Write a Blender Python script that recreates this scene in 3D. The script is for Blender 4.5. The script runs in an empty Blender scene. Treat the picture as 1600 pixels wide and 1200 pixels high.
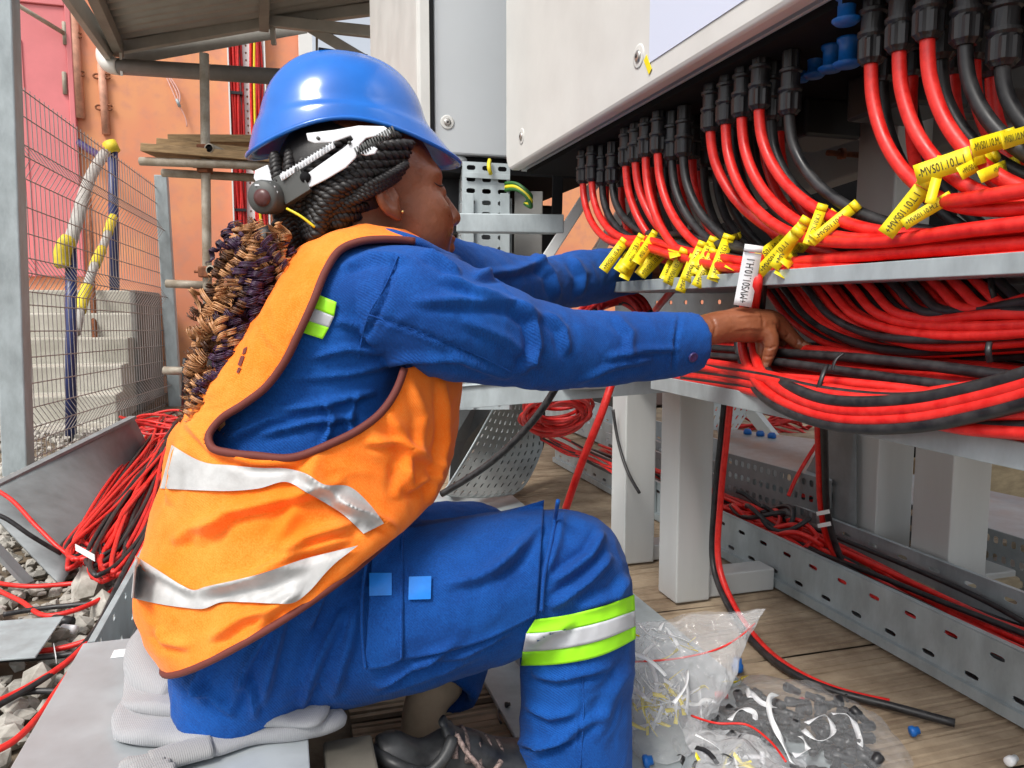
import bpy, bmesh, math, random
import numpy as np
from mathutils import Vector, Matrix, noise
from mathutils.bvhtree import BVHTree

random.seed(7)
rng = np.random.default_rng(7)
SC = bpy.context.scene
COL = SC.collection
R = math.radians

# ------------------------------------------------------------------ camera
F = 1200.0                       # focal length in units of a 1600 px wide frame
PITCH = math.atan(120 / 1200)
CAM = np.array([0.0, 0.0, 0.74])
cam_data = bpy.data.cameras.new('camera')
cam_data.sensor_width = 36.0
cam_data.lens = 27.0
cam_data.clip_start = 0.02
cam_data.clip_end = 2000
cam = bpy.data.objects.new('camera', cam_data)
COL.objects.link(cam)
cam.location = CAM
cam.rotation_euler = (math.pi / 2 - PITCH, 0, 0)
SC.camera = cam

# ------------------------------------------------------------------ sky, sun, exposure
SUN_EL, SUN_AZ = R(52), R(215)   # azimuth measured from +Y towards +X
world = bpy.data.worlds.new('World')
SC.world = world
world.use_nodes = True
wn, wl = world.node_tree.nodes, world.node_tree.links
wn.clear()
sky = wn.new('ShaderNodeTexSky')
sky.sky_type = 'NISHITA'
sky.sun_disc = False
sky.sun_elevation = SUN_EL
sky.sun_rotation = SUN_AZ
sky.dust_density = 3.0
sky.ozone_density = 1.0
hs = wn.new('ShaderNodeHueSaturation')
hs.inputs['Saturation'].default_value = 0.30
bg = wn.new('ShaderNodeBackground')
bg.inputs['Strength'].default_value = 0.135
wo = wn.new('ShaderNodeOutputWorld')
wl.new(sky.outputs[0], hs.inputs['Color'])
wl.new(hs.outputs[0], bg.inputs['Color'])
wl.new(bg.outputs[0], wo.inputs['Surface'])

sun_data = bpy.data.lights.new('sun', 'SUN')
sun_data.energy = 1.9
sun_data.angle = R(18)
sun_data.color = (1.0, 0.96, 0.90)
sun = bpy.data.objects.new('sun', sun_data)
COL.objects.link(sun)
sd = Vector((math.sin(SUN_AZ) * math.cos(SUN_EL), math.cos(SUN_AZ) * math.cos(SUN_EL), math.sin(SUN_EL)))
sun.rotation_euler = sd.to_track_quat('Z', 'Y').to_euler()
sun.location = (0, -3, 6)

vs = SC.view_settings
vs.view_transform = 'Standard'
vs.look = 'None'
vs.exposure = 0.62
vs.gamma = 1.0
vs.use_curve_mapping = False
SC.cycles.max_bounces = 5
SC.cycles.diffuse_bounces = 3
SC.cycles.glossy_bounces = 3
SC.cycles.transparent_max_bounces = 9
SC.cycles.use_denoising = True

# ------------------------------------------------------------------ projection helpers
cp, sp = math.cos(PITCH), math.sin(PITCH)
UP = np.array([0, sp, cp]); FW = np.array([0, cp, -sp]); RX = np.array([1.0, 0, 0])
UU = np.array([-0.2873, 0.9578, 0.0])      # direction along the row of inverters and trays
VV = np.array([0.9578, 0.2873, 0.0])       # direction across it
ZZ = np.array([0, 0, 1.0])

def ray(px, py):
    return (px - 800) / F * RX + (600 - py) / F * UP + FW
def W(px, py, Y):
    d = ray(px, py); return CAM + d * (Y / d[1])
def PB(px, py, b):
    d = ray(px, py); return CAM + d * (b / d.dot(VV))
def PA(px, py, a):
    d = ray(px, py); return CAM + d * (a / d.dot(UU))
def PZ(px, py, z):
    d = ray(px, py); return CAM + d * ((z - CAM[2]) / d[2])
def S(a, b, z):
    return a * UU + b * VV + np.array([0, 0, z])
def proj(P):
    P = np.asarray(P) - CAM
    w = P @ FW
    return np.stack([800 + F * (P @ RX) / w, 600 - F * (P @ UP) / w], -1)
def ab(P):
    return float(np.dot(P, UU)), float(np.dot(P, VV))

# ------------------------------------------------------------------ object helpers
def mesh(name, V, Fc, smooth=True):
    me = bpy.data.meshes.new(name)
    me.from_pydata([tuple(map(float, v)) for v in V], [], [tuple(int(i) for i in f) for f in Fc])
    me.update()
    if smooth and len(me.polygons):
        me.polygons.foreach_set('use_smooth', [True] * len(me.polygons))
    return me
def link(name, me, mat=None, parent=None):
    o = bpy.data.objects.new(name, me)
    COL.objects.link(o)
    if mat is not None and me is not None:
        me.materials.clear(); me.materials.append(mat)
    if parent is not None:
        o.parent = parent
        o.matrix_parent_inverse = Matrix.Translation(-Vector(parent.location)) if parent.type == 'EMPTY' else Matrix.Identity(4)
    return o
def mk(name, geo, mat, parent=None, smooth=True):
    return link(name, mesh(name, geo[0], geo[1], smooth), mat, parent)
def tag(o, label=None, cat=None, group=None, kind=None):
    if label: o['label'] = label
    if cat: o['category'] = cat
    if group: o['group'] = group
    if kind: o['kind'] = kind
    return o
def thing(name, label, cat, loc=(0, 0, 0), group=None):
    o = bpy.data.objects.new(name, None)
    o.empty_display_size = 0.05
    COL.objects.link(o)
    o.location = tuple(map(float, loc))
    return tag(o, label, cat, group)
def bevel(o, w=0.002, seg=2):
    m = o.modifiers.new('bevel', 'BEVEL'); m.width = w; m.segments = seg; m.limit_method = 'ANGLE'; m.angle_limit = R(40)
    return o
def solid(o, t=0.0015, off=0):
    m = o.modifiers.new('thickness', 'SOLIDIFY'); m.thickness = t; m.offset = off
    return o
def join(*geos):
    V, Fc, n = [], [], 0
    for v, f in geos:
        V += list(v); Fc += [tuple(i + n for i in q) for q in f]; n += len(v)
    return V, Fc

# ------------------------------------------------------------------ shapes
def box(c, ax, ay, az):
    """box from a corner-free centre and three half vectors"""
    c, ax, ay, az = map(np.asarray, (c, ax, ay, az))
    V = [c + sx * ax + sy * ay + sz * az for sz in (-1, 1) for sy in (-1, 1) for sx in (-1, 1)]
    Fc = [(0, 2, 3, 1), (4, 5, 7, 6), (0, 1, 5, 4), (2, 6, 7, 3), (0, 4, 6, 2), (1, 3, 7, 5)]
    return V, Fc
def sbox(a0, a1, b0, b1, z0, z1):
    return box(S((a0 + a1) / 2, (b0 + b1) / 2, (z0 + z1) / 2), UU * (a1 - a0) / 2, VV * (b1 - b0) / 2, ZZ * (z1 - z0) / 2)
def bar(p, q, w, h, up=ZZ):
    """box beam between two points"""
    p, q = np.asarray(p, float), np.asarray(q, float)
    t = q - p; L = np.linalg.norm(t); t = t / L
    s = np.cross(t, up); s /= np.linalg.norm(s); n = np.cross(s, t)
    return box((p + q) / 2, t * L / 2, s * w / 2, n * h / 2)
def spline(pts, n=40):
    P = np.asarray(pts, float)
    if len(P) == 2:
        t = np.linspace(0, 1, n)[:, None]; return P[0] * (1 - t) + P[1] * t
    d = np.linalg.norm(np.diff(P, axis=0), axis=1) ** 0.5 + 1e-9
    T = np.concatenate([[0], np.cumsum(d)])
    # natural-ish centripetal tangents
    m = np.zeros_like(P)
    for i in range(1, len(P) - 1):
        m[i] = ((P[i] - P[i - 1]) / d[i - 1] * d[i] + (P[i + 1] - P[i]) / d[i] * d[i - 1]) / (d[i] + d[i - 1])
    m[0] = (P[1] - P[0]) / d[0] * 1.5 - m[1] * 0.5; m[-1] = (P[-1] - P[-2]) / d[-1] * 1.5 - m[-2] * 0.5
    out = []
    for t in np.linspace(0, T[-1], n):
        i = min(max(np.searchsorted(T, t) - 1, 0), len(d) - 1)
        h = d[i]; s = (t - T[i]) / h
        out.append((2*s**3-3*s**2+1)*P[i] + (s**3-2*s**2+s)*h*m[i] + (-2*s**3+3*s**2)*P[i+1] + (s**3-s**2)*h*m[i+1])
    return np.array(out)
def tube(P, r, sides=8, cap=True, flat=1.0):
    P = np.asarray(P, float); n = len(P)
    r = np.broadcast_to(np.asarray(r, float), (n,))
    T = np.gradient(P, axis=0); T /= np.linalg.norm(T, axis=1)[:, None] + 1e-12
    ref = np.array([0, 0, 1.0]) if abs(T[0][2]) < 0.9 else np.array([1.0, 0, 0])
    s = np.cross(T[0], ref); s /= np.linalg.norm(s)
    V = []
    for i in range(n):
        s = s - T[i] * s.dot(T[i]); s /= np.linalg.norm(s) + 1e-12
        k = np.cross(T[i], s)
        for j in range(sides):
            a = 2 * math.pi * j / sides
            V.append(P[i] + r[i] * (math.cos(a) * s + flat * math.sin(a) * k))
    Fc = [(i*sides+j, i*sides+(j+1) % sides, (i+1)*sides+(j+1) % sides, (i+1)*sides+j) for i in range(n-1) for j in range(sides)]
    if cap:
        Fc.append(tuple(range(sides))[::-1]); Fc.append(tuple((n-1)*sides+j for j in range(sides)))
    return V, Fc
def lathe(c, axis, prof, sides=14):
    """prof: list of (distance along axis, radius)"""
    c, axis = np.asarray(c, float), np.asarray(axis, float) / np.linalg.norm(axis)
    P = [c + axis * d for d, _ in prof]
    ref = np.array([0, 0, 1.0]) if abs(axis[2]) < 0.9 else np.array([1.0, 0, 0])
    s = np.cross(axis, ref); s /= np.linalg.norm(s); k = np.cross(axis, s)
    V = [p + rr * (math.cos(2*math.pi*j/sides) * s + math.sin(2*math.pi*j/sides) * k) for p, (_, rr) in zip(P, prof) for j in range(sides)]
    n = len(prof)
    Fc = [(i*sides+j, i*sides+(j+1) % sides, (i+1)*sides+(j+1) % sides, (i+1)*sides+j) for i in range(n-1) for j in range(sides)]
    Fc.append(tuple(range(sides))[::-1]); Fc.append(tuple((n-1)*sides+j for j in range(sides)))
    return V, Fc
def ellipsoid(c, X, Y, Z, nu=24, nv=14):
    c = np.asarray(c, float); V = []; Fc = []
    for i in range(nv + 1):
        ph = math.pi * i / nv - math.pi / 2
        for j in range(nu):
            th = 2 * math.pi * j / nu
            V.append(c + math.cos(ph) * (math.cos(th) * np.asarray(X) + math.sin(th) * np.asarray(Y)) + math.sin(ph) * np.asarray(Z))
    for i in range(nv):
        for j in range(nu):
            Fc.append((i*nu+j, i*nu+(j+1) % nu, (i+1)*nu+(j+1) % nu, (i+1)*nu+j))
    return V, Fc
def grid(fn, nu, nv, flip=False):
    V = [fn(i / nu, j / nv) for j in range(nv + 1) for i in range(nu + 1)]
    n = nu + 1
    Fc = [(j*n+i, j*n+i+1, (j+1)*n+i+1, (j+1)*n+i) for j in range(nv) for i in range(nu)]
    if flip: Fc = [f[::-1] for f in Fc]
    return V, Fc
def perf(fn, nu, nv, hu=0.5, hv=0.3, skip=None, stagger=False, sub=1):
    """sheet with one stadium-shaped hole in each cell; fn maps (s,t) in 0..1 to a point"""
    V, Fc = [], []
    def add(s, t):
        V.append(fn(min(max(s, 0), 1), min(max(t, 0), 1))); return len(V) - 1
    for j in range(nv):
        for i in range(nu):
            s0, s1, t0, t1 = i / nu, (i + 1) / nu, j / nv, (j + 1) / nv
            cs, ct = (s0 + s1) / 2, (t0 + t1) / 2
            c = [add(s0, t0), add(cs, t0), add(s1, t0), add(s1, ct), add(s1, t1), add(cs, t1), add(s0, t1), add(s0, ct)]
            if skip is not None and skip(i, j):
                Fc.append(tuple(c)); continue
            ds, dt = (s1 - s0) * hu / 2, (t1 - t0) * hv / 2
            kx = 0.6
            h = [add(cs - ds, ct - dt * .55), add(cs - ds * kx, ct - dt), add(cs + ds * kx, ct - dt), add(cs + ds, ct - dt * .55),
                 add(cs + ds, ct + dt * .55), add(cs + ds * kx, ct + dt), add(cs - ds * kx, ct + dt), add(cs - ds, ct + dt * .55)]
            Fc += [(c[0], c[1], h[1], h[0]), (c[1], h[2], h[1]), (c[1], c[2], h[3], h[2]), (c[2], c[3], h[4], h[3]) if False else (c[2], c[3], h[3]),
                   (c[3], h[4], h[3]), (c[3], c[4], h[4]), (c[4], c[5], h[5], h[4]), (c[5], h[6], h[5]), (c[5], c[6], h[7], h[6]),
                   (c[6], c[7], h[7]), (c[7], h[0], h[7]), (c[7], c[0], h[0])]
    return V, Fc
def bil(p00, p10, p01, p11):
    p00, p10, p01, p11 = map(np.asarray, (p00, p10, p01, p11))
    return lambda s, t: (1-s)*(1-t)*p00 + s*(1-t)*p10 + (1-s)*t*p01 + s*t*p11
def weld(o, d=0.0004):
    m = o.modifiers.new('weld', 'WELD'); m.merge_threshold = d
    return o

# ------------------------------------------------------------------ materials
def new_mat(name):
    m = bpy.data.materials.new(name); m.use_nodes = True
    return m, m.node_tree.nodes, m.node_tree.links, m.node_tree.nodes['Principled BSDF']
def pmat(name, c, rough=0.6, metal=0.0, var=0.0, vscale=8.0, c2=None, bump=0.0, bscale=60.0, bdist=0.002, spec=0.5, sheen=0.0, coat=0.0,
         rvar=0.0, stretch=None, detail=6.0, contrast=(0.35, 0.65)):
    m, n, l, p = new_mat(name)
    p.inputs['Base Color'].default_value = (*c, 1)
    p.inputs['Roughness'].default_value = rough
    p.inputs['Metallic'].default_value = metal
    p.inputs['Specular IOR Level'].default_value = spec
    if sheen: p.inputs['Sheen Weight'].default_value = sheen; p.inputs['Sheen Roughness'].default_value = 0.5
    if coat: p.inputs['Coat Weight'].default_value = coat; p.inputs['Coat Roughness'].default_value = 0.15
    tc = n.new('ShaderNodeTexCoord')
    vec = tc.outputs['Object']
    if stretch:
        mp = n.new('ShaderNodeMapping'); mp.inputs['Scale'].default_value = stretch
        l.new(vec, mp.inputs['Vector']); vec = mp.outputs['Vector']
    if var or c2 or rvar:
        t = n.new('ShaderNodeTexNoise'); t.inputs['Scale'].default_value = vscale; t.inputs['Detail'].default_value = detail
        t.inputs['Roughness'].default_value = 0.65
        l.new(vec, t.inputs['Vector'])
        r = n.new('ShaderNodeValToRGB')
        r.color_ramp.elements[0].position, r.color_ramp.elements[1].position = contrast
        ca = tuple(x * (1 - var) for x in c); cb = c2 if c2 else tuple(min(1, x * (1 + var)) for x in c)
        r.color_ramp.elements[0].color = (*ca, 1); r.color_ramp.elements[1].color = (*cb, 1)
        l.new(t.outputs['Fac'], r.inputs['Fac']); l.new(r.outputs['Color'], p.inputs['Base Color'])
        if rvar:
            mr = n.new('ShaderNodeMapRange'); mr.inputs['From Min'].default_value = .3; mr.inputs['From Max'].default_value = .7
            mr.inputs['To Min'].default_value = max(0.05, rough - rvar); mr.inputs['To Max'].default_value = min(1, rough + rvar)
            l.new(t.outputs['Fac'], mr.inputs['Value']); l.new(mr.outputs['Result'], p.inputs['Roughness'])
    if bump:
        b = n.new('ShaderNodeBump'); b.inputs['Strength'].default_value = bump; b.inputs['Distance'].default_value = bdist
        t2 = n.new('ShaderNodeTexNoise'); t2.inputs['Scale'].default_value = bscale; t2.inputs['Detail'].default_value = 5
        l.new(vec, t2.inputs['Vector']); l.new(t2.outputs['Fac'], b.inputs['Height']); l.new(b.outputs['Normal'], p.inputs['Normal'])
    return m
M = {}
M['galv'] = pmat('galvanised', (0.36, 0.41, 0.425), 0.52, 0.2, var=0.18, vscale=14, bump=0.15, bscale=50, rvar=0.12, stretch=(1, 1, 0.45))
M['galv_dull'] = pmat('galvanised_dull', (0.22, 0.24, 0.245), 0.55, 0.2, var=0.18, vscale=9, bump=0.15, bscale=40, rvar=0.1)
M['frame_paint'] = pmat('frame_paint', (0.56, 0.575, 0.565), 0.45, 0.1, var=0.05, vscale=5, bump=0.04, bscale=200, stretch=(1, 1, .15))
M['frame_dark'] = pmat('frame_grey', (0.28, 0.28, 0.27), 0.5, 0.2, var=0.08, vscale=6)
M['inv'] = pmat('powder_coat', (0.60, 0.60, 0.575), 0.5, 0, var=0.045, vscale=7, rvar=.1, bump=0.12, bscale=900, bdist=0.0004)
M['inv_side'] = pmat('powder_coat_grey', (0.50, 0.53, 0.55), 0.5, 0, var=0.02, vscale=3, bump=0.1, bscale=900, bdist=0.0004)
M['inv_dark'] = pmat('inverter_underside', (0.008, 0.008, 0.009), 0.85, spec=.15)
M['blackp'] = pmat('black_plastic', (0.014, 0.014, 0.016), 0.42, bump=0.05, bscale=300)
M['gasket'] = pmat('gasket_rubber', (0.012, 0.013, 0.014), 0.7)
M['red'] = pmat('red_cable', (0.70, 0.012, 0.009), 0.42, var=0.16, vscale=55, c2=(.80, .030, .022), rvar=.14, bump=0.05, bscale=400, bdist=.0005)
M['red_dirty'] = pmat('red_cable_dusty', (0.52, 0.018, 0.016), 0.5, var=0.25, vscale=25)
M['black'] = pmat('black_cable', (0.012, 0.012, 0.014), 0.46, var=0.3, vscale=45, c2=(.034, .033, .034), rvar=.14, bump=0.05, bscale=400, bdist=.0005)
M['yellow'] = pmat('yellow_tag', (0.82, 0.66, 0.012), 0.45, var=0.04, vscale=20)
M['whitetag'] = pmat('white_tag', (0.82, 0.83, 0.84), 0.45)
M['ink'] = pmat('ink', (0.02, 0.02, 0.02), 0.6)
M['blueplug'] = pmat('blue_plug', (0.006, 0.115, 0.42), 0.4)
M['sticker'] = pmat('sticker', (0.60, 0.66, 0.80), 0.35)
M['steel'] = pmat('bolt_steel', (0.5, 0.48, 0.45), 0.35, 0.9)
M['rust'] = pmat('rusty_steel', (0.22, 0.075, 0.03), 0.75, 0.1, var=0.4, vscale=40)
M['scaff'] = pmat('scaffold_tube', (0.36, 0.30, 0.22), 0.6, 0.15, var=0.25, vscale=12, c2=(.44, .40, .33))
M['board'] = pmat('scaffold_board', (0.33, 0.22, 0.11), 0.8, var=0.3, vscale=10, stretch=(1, 8, 8), bump=.3, bscale=20)
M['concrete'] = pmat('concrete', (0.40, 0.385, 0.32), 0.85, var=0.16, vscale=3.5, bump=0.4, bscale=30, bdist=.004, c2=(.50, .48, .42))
M['canopy'] = pmat('canopy_steel', (0.42, 0.415, 0.385), 0.6, 0.1, var=0.12, vscale=4)
M['canopy_dark'] = pmat('canopy_beam', (0.27, 0.265, 0.24), 0.65, 0.1, var=0.15, vscale=4)
M['roofsheet'] = pmat('roof_sheet', (0.34, 0.34, 0.32), 0.5, 0.4, var=0.1, vscale=3)
M['pvc'] = pmat('pvc', (0.72, 0.70, 0.66), 0.4, var=.08, vscale=10)
M['pvc_grey'] = pmat('pvc_grey', (0.17, 0.16, 0.15), 0.5, var=.1, vscale=10)
M['pink'] = pmat('door_paint', (0.70, 0.20, 0.21), 0.5, var=0.07, vscale=2.5)
M['navy'] = pmat('navy_paint', (0.018, 0.03, 0.12), 0.4, var=.2, vscale=20)
M['yellow_wrap'] = pmat('yellow_foam', (0.66, 0.52, 0.03), 0.6, var=.15, vscale=20)
M['grey_wrap'] = pmat('grey_wrap', (0.40, 0.39, 0.36), 0.7, var=.15, vscale=20)
M['stone'] = pmat('crushed_stone', (0.33, 0.31, 0.265), 0.9, var=0.25, vscale=18, bump=.3, bscale=60, c2=(.50, .48, .43))
M['white_conc'] = pmat('white_render', (0.75, 0.75, 0.73), 0.8)
M['green_yellow'] = pmat('earth_wire_green', (0.02, 0.12, 0.02), 0.45)
M['yl'] = pmat('earth_wire_yellow', (0.75, 0.62, 0.02), 0.45)
# ================================================================== the setting
# ground: one big sheet of earth to the horizon
def wall_material(name, c, c2, c3):
    m, n, l, p = new_mat(name)
    tc = n.new('ShaderNodeTexCoord')
    t1 = n.new('ShaderNodeTexNoise'); t1.inputs['Scale'].default_value = 0.9; t1.inputs['Detail'].default_value = 3
    t2 = n.new('ShaderNodeTexNoise'); t2.inputs['Scale'].default_value = 9; t2.inputs['Detail'].default_value = 8
    for t in (t1, t2): l.new(tc.outputs['Object'], t.inputs['Vector'])
    r = n.new('ShaderNodeValToRGB'); e = r.color_ramp.elements
    e[0].position = .46; e[0].color = (*c, 1); e[1].position = .56; e[1].color = (*c2, 1)
    l.new(t1.outputs['Fac'], r.inputs['Fac'])
    mx = n.new('ShaderNodeMixRGB'); mx.inputs['Color2'].default_value = (*c3, 1)
    mr = n.new('ShaderNodeMapRange'); mr.inputs['From Min'].default_value = .48; mr.inputs['From Max'].default_value = .75; mr.inputs['To Max'].default_value = .8
    l.new(t2.outputs['Fac'], mr.inputs['Value']); l.new(mr.outputs['Result'], mx.inputs['Fac']); l.new(r.outputs['Color'], mx.inputs['Color1'])
    l.new(mx.outputs['Color'], p.inputs['Base Color']); p.inputs['Roughness'].default_value = .85
    b = n.new('ShaderNodeBump'); b.inputs['Strength'].default_value = .25; b.inputs['Distance'].default_value = .01
    l.new(t2.outputs['Fac'], b.inputs['Height']); l.new(b.outputs['Normal'], p.inputs['Normal'])
    return m
M['earth'] = pmat('earth', (0.16, 0.125, 0.085), 0.95, var=.35, vscale=5, bump=.6, bscale=25, bdist=.01)
M['wall'] = wall_material('orange_wall_paint', (0.72, 0.27, 0.15), (0.76, 0.33, 0.16), (0.62, 0.27, 0.18))
g = mk('ground', ([(-60, -30, -0.03), (60, -30, -0.03), (60, 90, -0.03), (-60, 90, -0.03)], [(0, 1, 2, 3)]), M['earth'], smooth=False)
tag(g, kind='structure')

# crushed stone on the left: one mass of many small stones, a few large ones apart
def rock(c, r, seed):
    rr = np.random.default_rng(seed)
    bm = bmesh.new(); bmesh.ops.create_icosphere(bm, subdivisions=1, radius=1)
    sc = rr.uniform(.6, 1.25, 3) * r; rot = Matrix.Rotation(rr.uniform(0, 6.28), 3, Vector(rr.normal(size=3)).normalized())
    V = []
    for v in bm.verts:
        q = Vector((v.co.x * sc[0], v.co.y * sc[1], v.co.z * sc[2])) * float(rr.uniform(.72, 1.2))
        V.append(np.asarray(rot @ q) + c)
    Fc = [tuple(v.index for v in f.verts) for f in bm.faces]
    bm.free(); return V, Fc
protos = [rock(np.zeros(3), 1.0, 100 + i) for i in range(14)]
def stones(n, region, rmin, rmax, seed, zb=0.0):
    rr = np.random.default_rng(seed); Vs, Fs, k = [], [], 0
    for _ in range(n):
        x, y = region(rr); r = rr.uniform(rmin, rmax) * (1 if rr.random() < .8 else 1.5)
        pv, pf = protos[rr.integers(len(protos))]
        a = rr.uniform(0, 6.28); ca, sa = math.cos(a), math.sin(a)
        for v in pv:
            Vs.append((x + r * (ca * v[0] - sa * v[1]), y + r * (sa * v[0] + ca * v[1]), zb + r * (v[2] * .75 + rr.uniform(.1, .3))))
        Fs += [tuple(i + k for i in f) for f in pf]; k += len(pv)
    return Vs, Fs
def reg(rr):
    a = rr.uniform(0.15, 5.6); b = -0.30 - rr.random() ** 1.4 * (0.6 + .35 * a)
    p = S(a, b, 0); return p[0], p[1]
M['stone_mix'] = pmat('gravel_stone', (0.27, 0.25, 0.21), 0.92, var=0.3, vscale=22, bump=.4, bscale=90, c2=(.52, .50, .45), contrast=(.3, .7))
go = mk('gravel', stones(5200, reg, .010, .024, 3, -.012), M['stone_mix'], smooth=False)
tag(go, 'loose crushed grey stone covering the ground left of the seat', 'gravel', kind='stuff')
for i, (px, py, r, lab) in enumerate([(135, 925, .045, 'large pale angular stone beside the coil of red cable'), (160, 770 + 185, .035, 'flat grey stone under the loose cables'),
        (60, 1075, .034, 'rough grey stone at the lower left corner'), (95, 1000, .030, 'pale stone beside the small grey plate edge')]):
    v, f = rock(PZ(px, py, .0) + np.array([0, 0, .012]), r, 40 + i)
    tag(mk('stone', (v, f), M['stone'], smooth=False), lab, 'stone', 'larger stones lying on the gravel')

# ribbed timber deck under the rack: boards run across the row, each with grooves
M['deck'] = pmat('deck_board', (0.27, 0.19, 0.12), 0.9, var=0.22, vscale=7, c2=(.41, .32, .22), stretch=(1.0, 1.0, 1), bump=.5, bscale=45, bdist=.003, detail=9)
deck = mk('deck', sbox(0.2, 7.0, 0.10, 4.2, -0.028, -0.020), M['earth'], smooth=False)
tag(deck, kind='structure')
def plank(a0, w, b0, b1, dz, seed):
    rr = np.random.default_rng(seed)
    prof = []
    n = 7
    for i in range(n):
        s0 = i / n
        prof += [(s0 * w + .0015, -.0028 if i else -.006), (s0 * w + w / n * rr.uniform(.15, .32), rr.uniform(-.0008, .0008)), (s0 * w + w / n * rr.uniform(.7, .88), rr.uniform(-.001, .001))]
    prof += [(w - .003, -.006)]
    nb = 26; V = []
    for i in range(nb + 1):
        b = b0 + (b1 - b0) * i / nb
        for (da, z) in prof:
            V.append(S(a0 + da + rr.normal() * .0008, b, dz + z + rr.normal() * .0009))
    m = len(prof)
    Fc = [(i*m+j, (i+1)*m+j, (i+1)*m+j+1, i*m+j+1) for i in range(nb) for j in range(m - 1)]
    return V, Fc
a0 = 0.30; k = 0
while a0 < 4.4:
    w = .145
    mk('plank', plank(a0, w, 0.10, 4.2, random.uniform(-.003, .003), k), M['deck'], deck, smooth=False); a0 += w + .004; k += 1

# ------------------------------------------------------------------ building behind
bld = thing('building', 'orange rendered building wall with a pink metal door behind the fence', 'building', S(7.5, -2, 0))
AW = 7.5
mk('wall', sbox(AW, AW + .3, -9, ab(PA(472, 80, AW))[1], -.2, 5.2), M['wall'], bld, smooth=False)
mk('wall', sbox(AW + 2.5, AW + 2.8, ab(PA(640, 80, AW + 2.5))[1], 20, -.2, 5.2), M['wall'], bld, smooth=False)
dz0 = PA(60, 432, AW)[2]
def on_wall(px, py, off=0.0): return PA(px, py, AW - off)
d0, d1 = on_wall(-60, 430), on_wall(104, 14)
door = bevel(mk('door', sbox(AW - .05, AW + .02, ab(d0)[1], ab(d1)[1], dz0, d1[2]), M['pink'], bld, smooth=False), .01)
bb0, bb1 = ab(on_wall(104, 30))[1], ab(on_wall(113, 30))[1]
bevel(mk('door_frame', join(sbox(AW - .07, AW + .02, bb0, bb1, dz0, d1[2] + .08), sbox(AW - .07, AW + .02, ab(d0)[1], bb0, d1[2], d1[2] + .08)), M['pink'], bld, smooth=False), .006)
bb2 = ab(on_wall(30, 30))[1]
mk('panel_rib', sbox(AW - .06, AW - .045, bb2, bb2 + .02, dz0, d1[2] - .3), M['pink'], bld, smooth=False)
for py in (52, 130):
    p = on_wall(101, py, .06); mk('hinge', tube([p - ZZ * .09, p + ZZ * .09], .018, 10), M['scaff'], bld)
p, q = on_wall(18, 2, .35), on_wall(100, 52, .08)
mk('door_stay', tube([p, q], .018, 10), M['scaff'], bld)
# painted-over conduits with saddle clips
for (x0, y0, x1, y1, r, ys) in ((112, 20, 124, 185, .045, (55, 115)), (158, 100, 166, 210, .032, (119, 168))):
    c = thing('wall_conduit', 'painted conduit on the orange wall %s' % ('beside the pink door' if x0 < 140 else 'under the gutter elbow'), 'conduit', on_wall(x1, y1), 'conduits clipped to the orange wall')
    mk('pipe', tube([on_wall(x0, y0, .02), on_wall(x1, y1, .02)], r, 12), pmat('conduit_paint', (.60, .30, .20), .6, var=.2, vscale=14), c)
    for yy in ys:
        xx = x0 + (x1 - x0) * (yy - y0) / (y1 - y0)
        for sx in (-1, 1):
            pc = on_wall(xx + sx * 8, yy, .03)
            ring = [pc + .028 * (math.cos(t) * VV + .7 * math.sin(t) * ZZ) for t in np.linspace(.6, 5.7, 10)]
            mk('clip', tube(ring, .008, 6), M['rust'], c)
# loose strip of wire hanging on the wall
w_ = thing('wire_end', 'frayed pink wire end hanging on the orange wall', 'wire', on_wall(280, 160))
for dx in (0, 5, 9):
    mk('strand', tube(spline([on_wall(258 + dx / 2, 116, .03), on_wall(272 + dx, 148, .05), on_wall(279, 165, .05)], 12), .006, 6), pmat('pale_wire', (.72, .42, .36), .6), w_)
mk('strand', tube(spline([on_wall(279, 163, .05), on_wall(290, 185, .04), on_wall(292, 198, .03)], 10), .005, 6), pmat('pale_wire2', (.72, .42, .36), .6), w_)
mk('clamp', tube([on_wall(276, 155, .05), on_wall(281, 167, .05)], .014, 8), M['galv'], w_)

# white cable riser with bundles of red cable on the wall
rs = thing('cable_riser', 'white vertical cable tray on the wall holding bundles of red cable', 'cable tray', on_wall(390, 470))
r0, r1 = ab(on_wall(361, 200))[1], ab(on_wall(417, 200))[1]
zt, zb_ = on_wall(390, -60)[2], 0.0
fn = lambda s, t: S(AW - .012, r0 + (r1 - r0) * (.38 + .2 * s), zb_ + (zt - zb_) * t)
weld(mk('slotted_back', perf(fn, 1, 60, .25, .3), M['white_conc'], rs, smooth=False))
mk('slotted_back', join(sbox(AW - .02, AW - .008, r0, r0 + (r1-r0)*.39, zb_, zt), sbox(AW - .02, AW - .008, r0 + (r1-r0)*.57, r1, zb_, zt)), M['white_conc'], rs, smooth=False)
for rb in (r0, r1):
    mk('side_flange', sbox(AW - .10, AW - .005, rb - .006, rb + .006, zb_, zt), M['white_conc'], rs, smooth=False)
for base, n in ((.06, 9), (.62, 9)):
    for i in range(n):
        bx = r0 + (r1 - r0) * (base + .30 * ((i % 5) / 4.5)) + random.uniform(-.004, .004); off = .035 + .025 * (i // 5)
        pts = [S(AW - off + random.uniform(-.008, .008), bx + random.uniform(-.012, .012), z) for z in np.linspace(zb_, zt, 9)]
        mk('red_cable', tube(spline(pts, 26), .012, 6), M['red'] if i % 4 else M['red_dirty'], rs)
mk('earth_wire', tube(spline([S(AW - .07, r0 + (r1-r0)*.74 + .02*math.sin(z*2), z) for z in np.linspace(zb_, zt, 8)], 24), .011, 6), M['yl'], rs)
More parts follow.
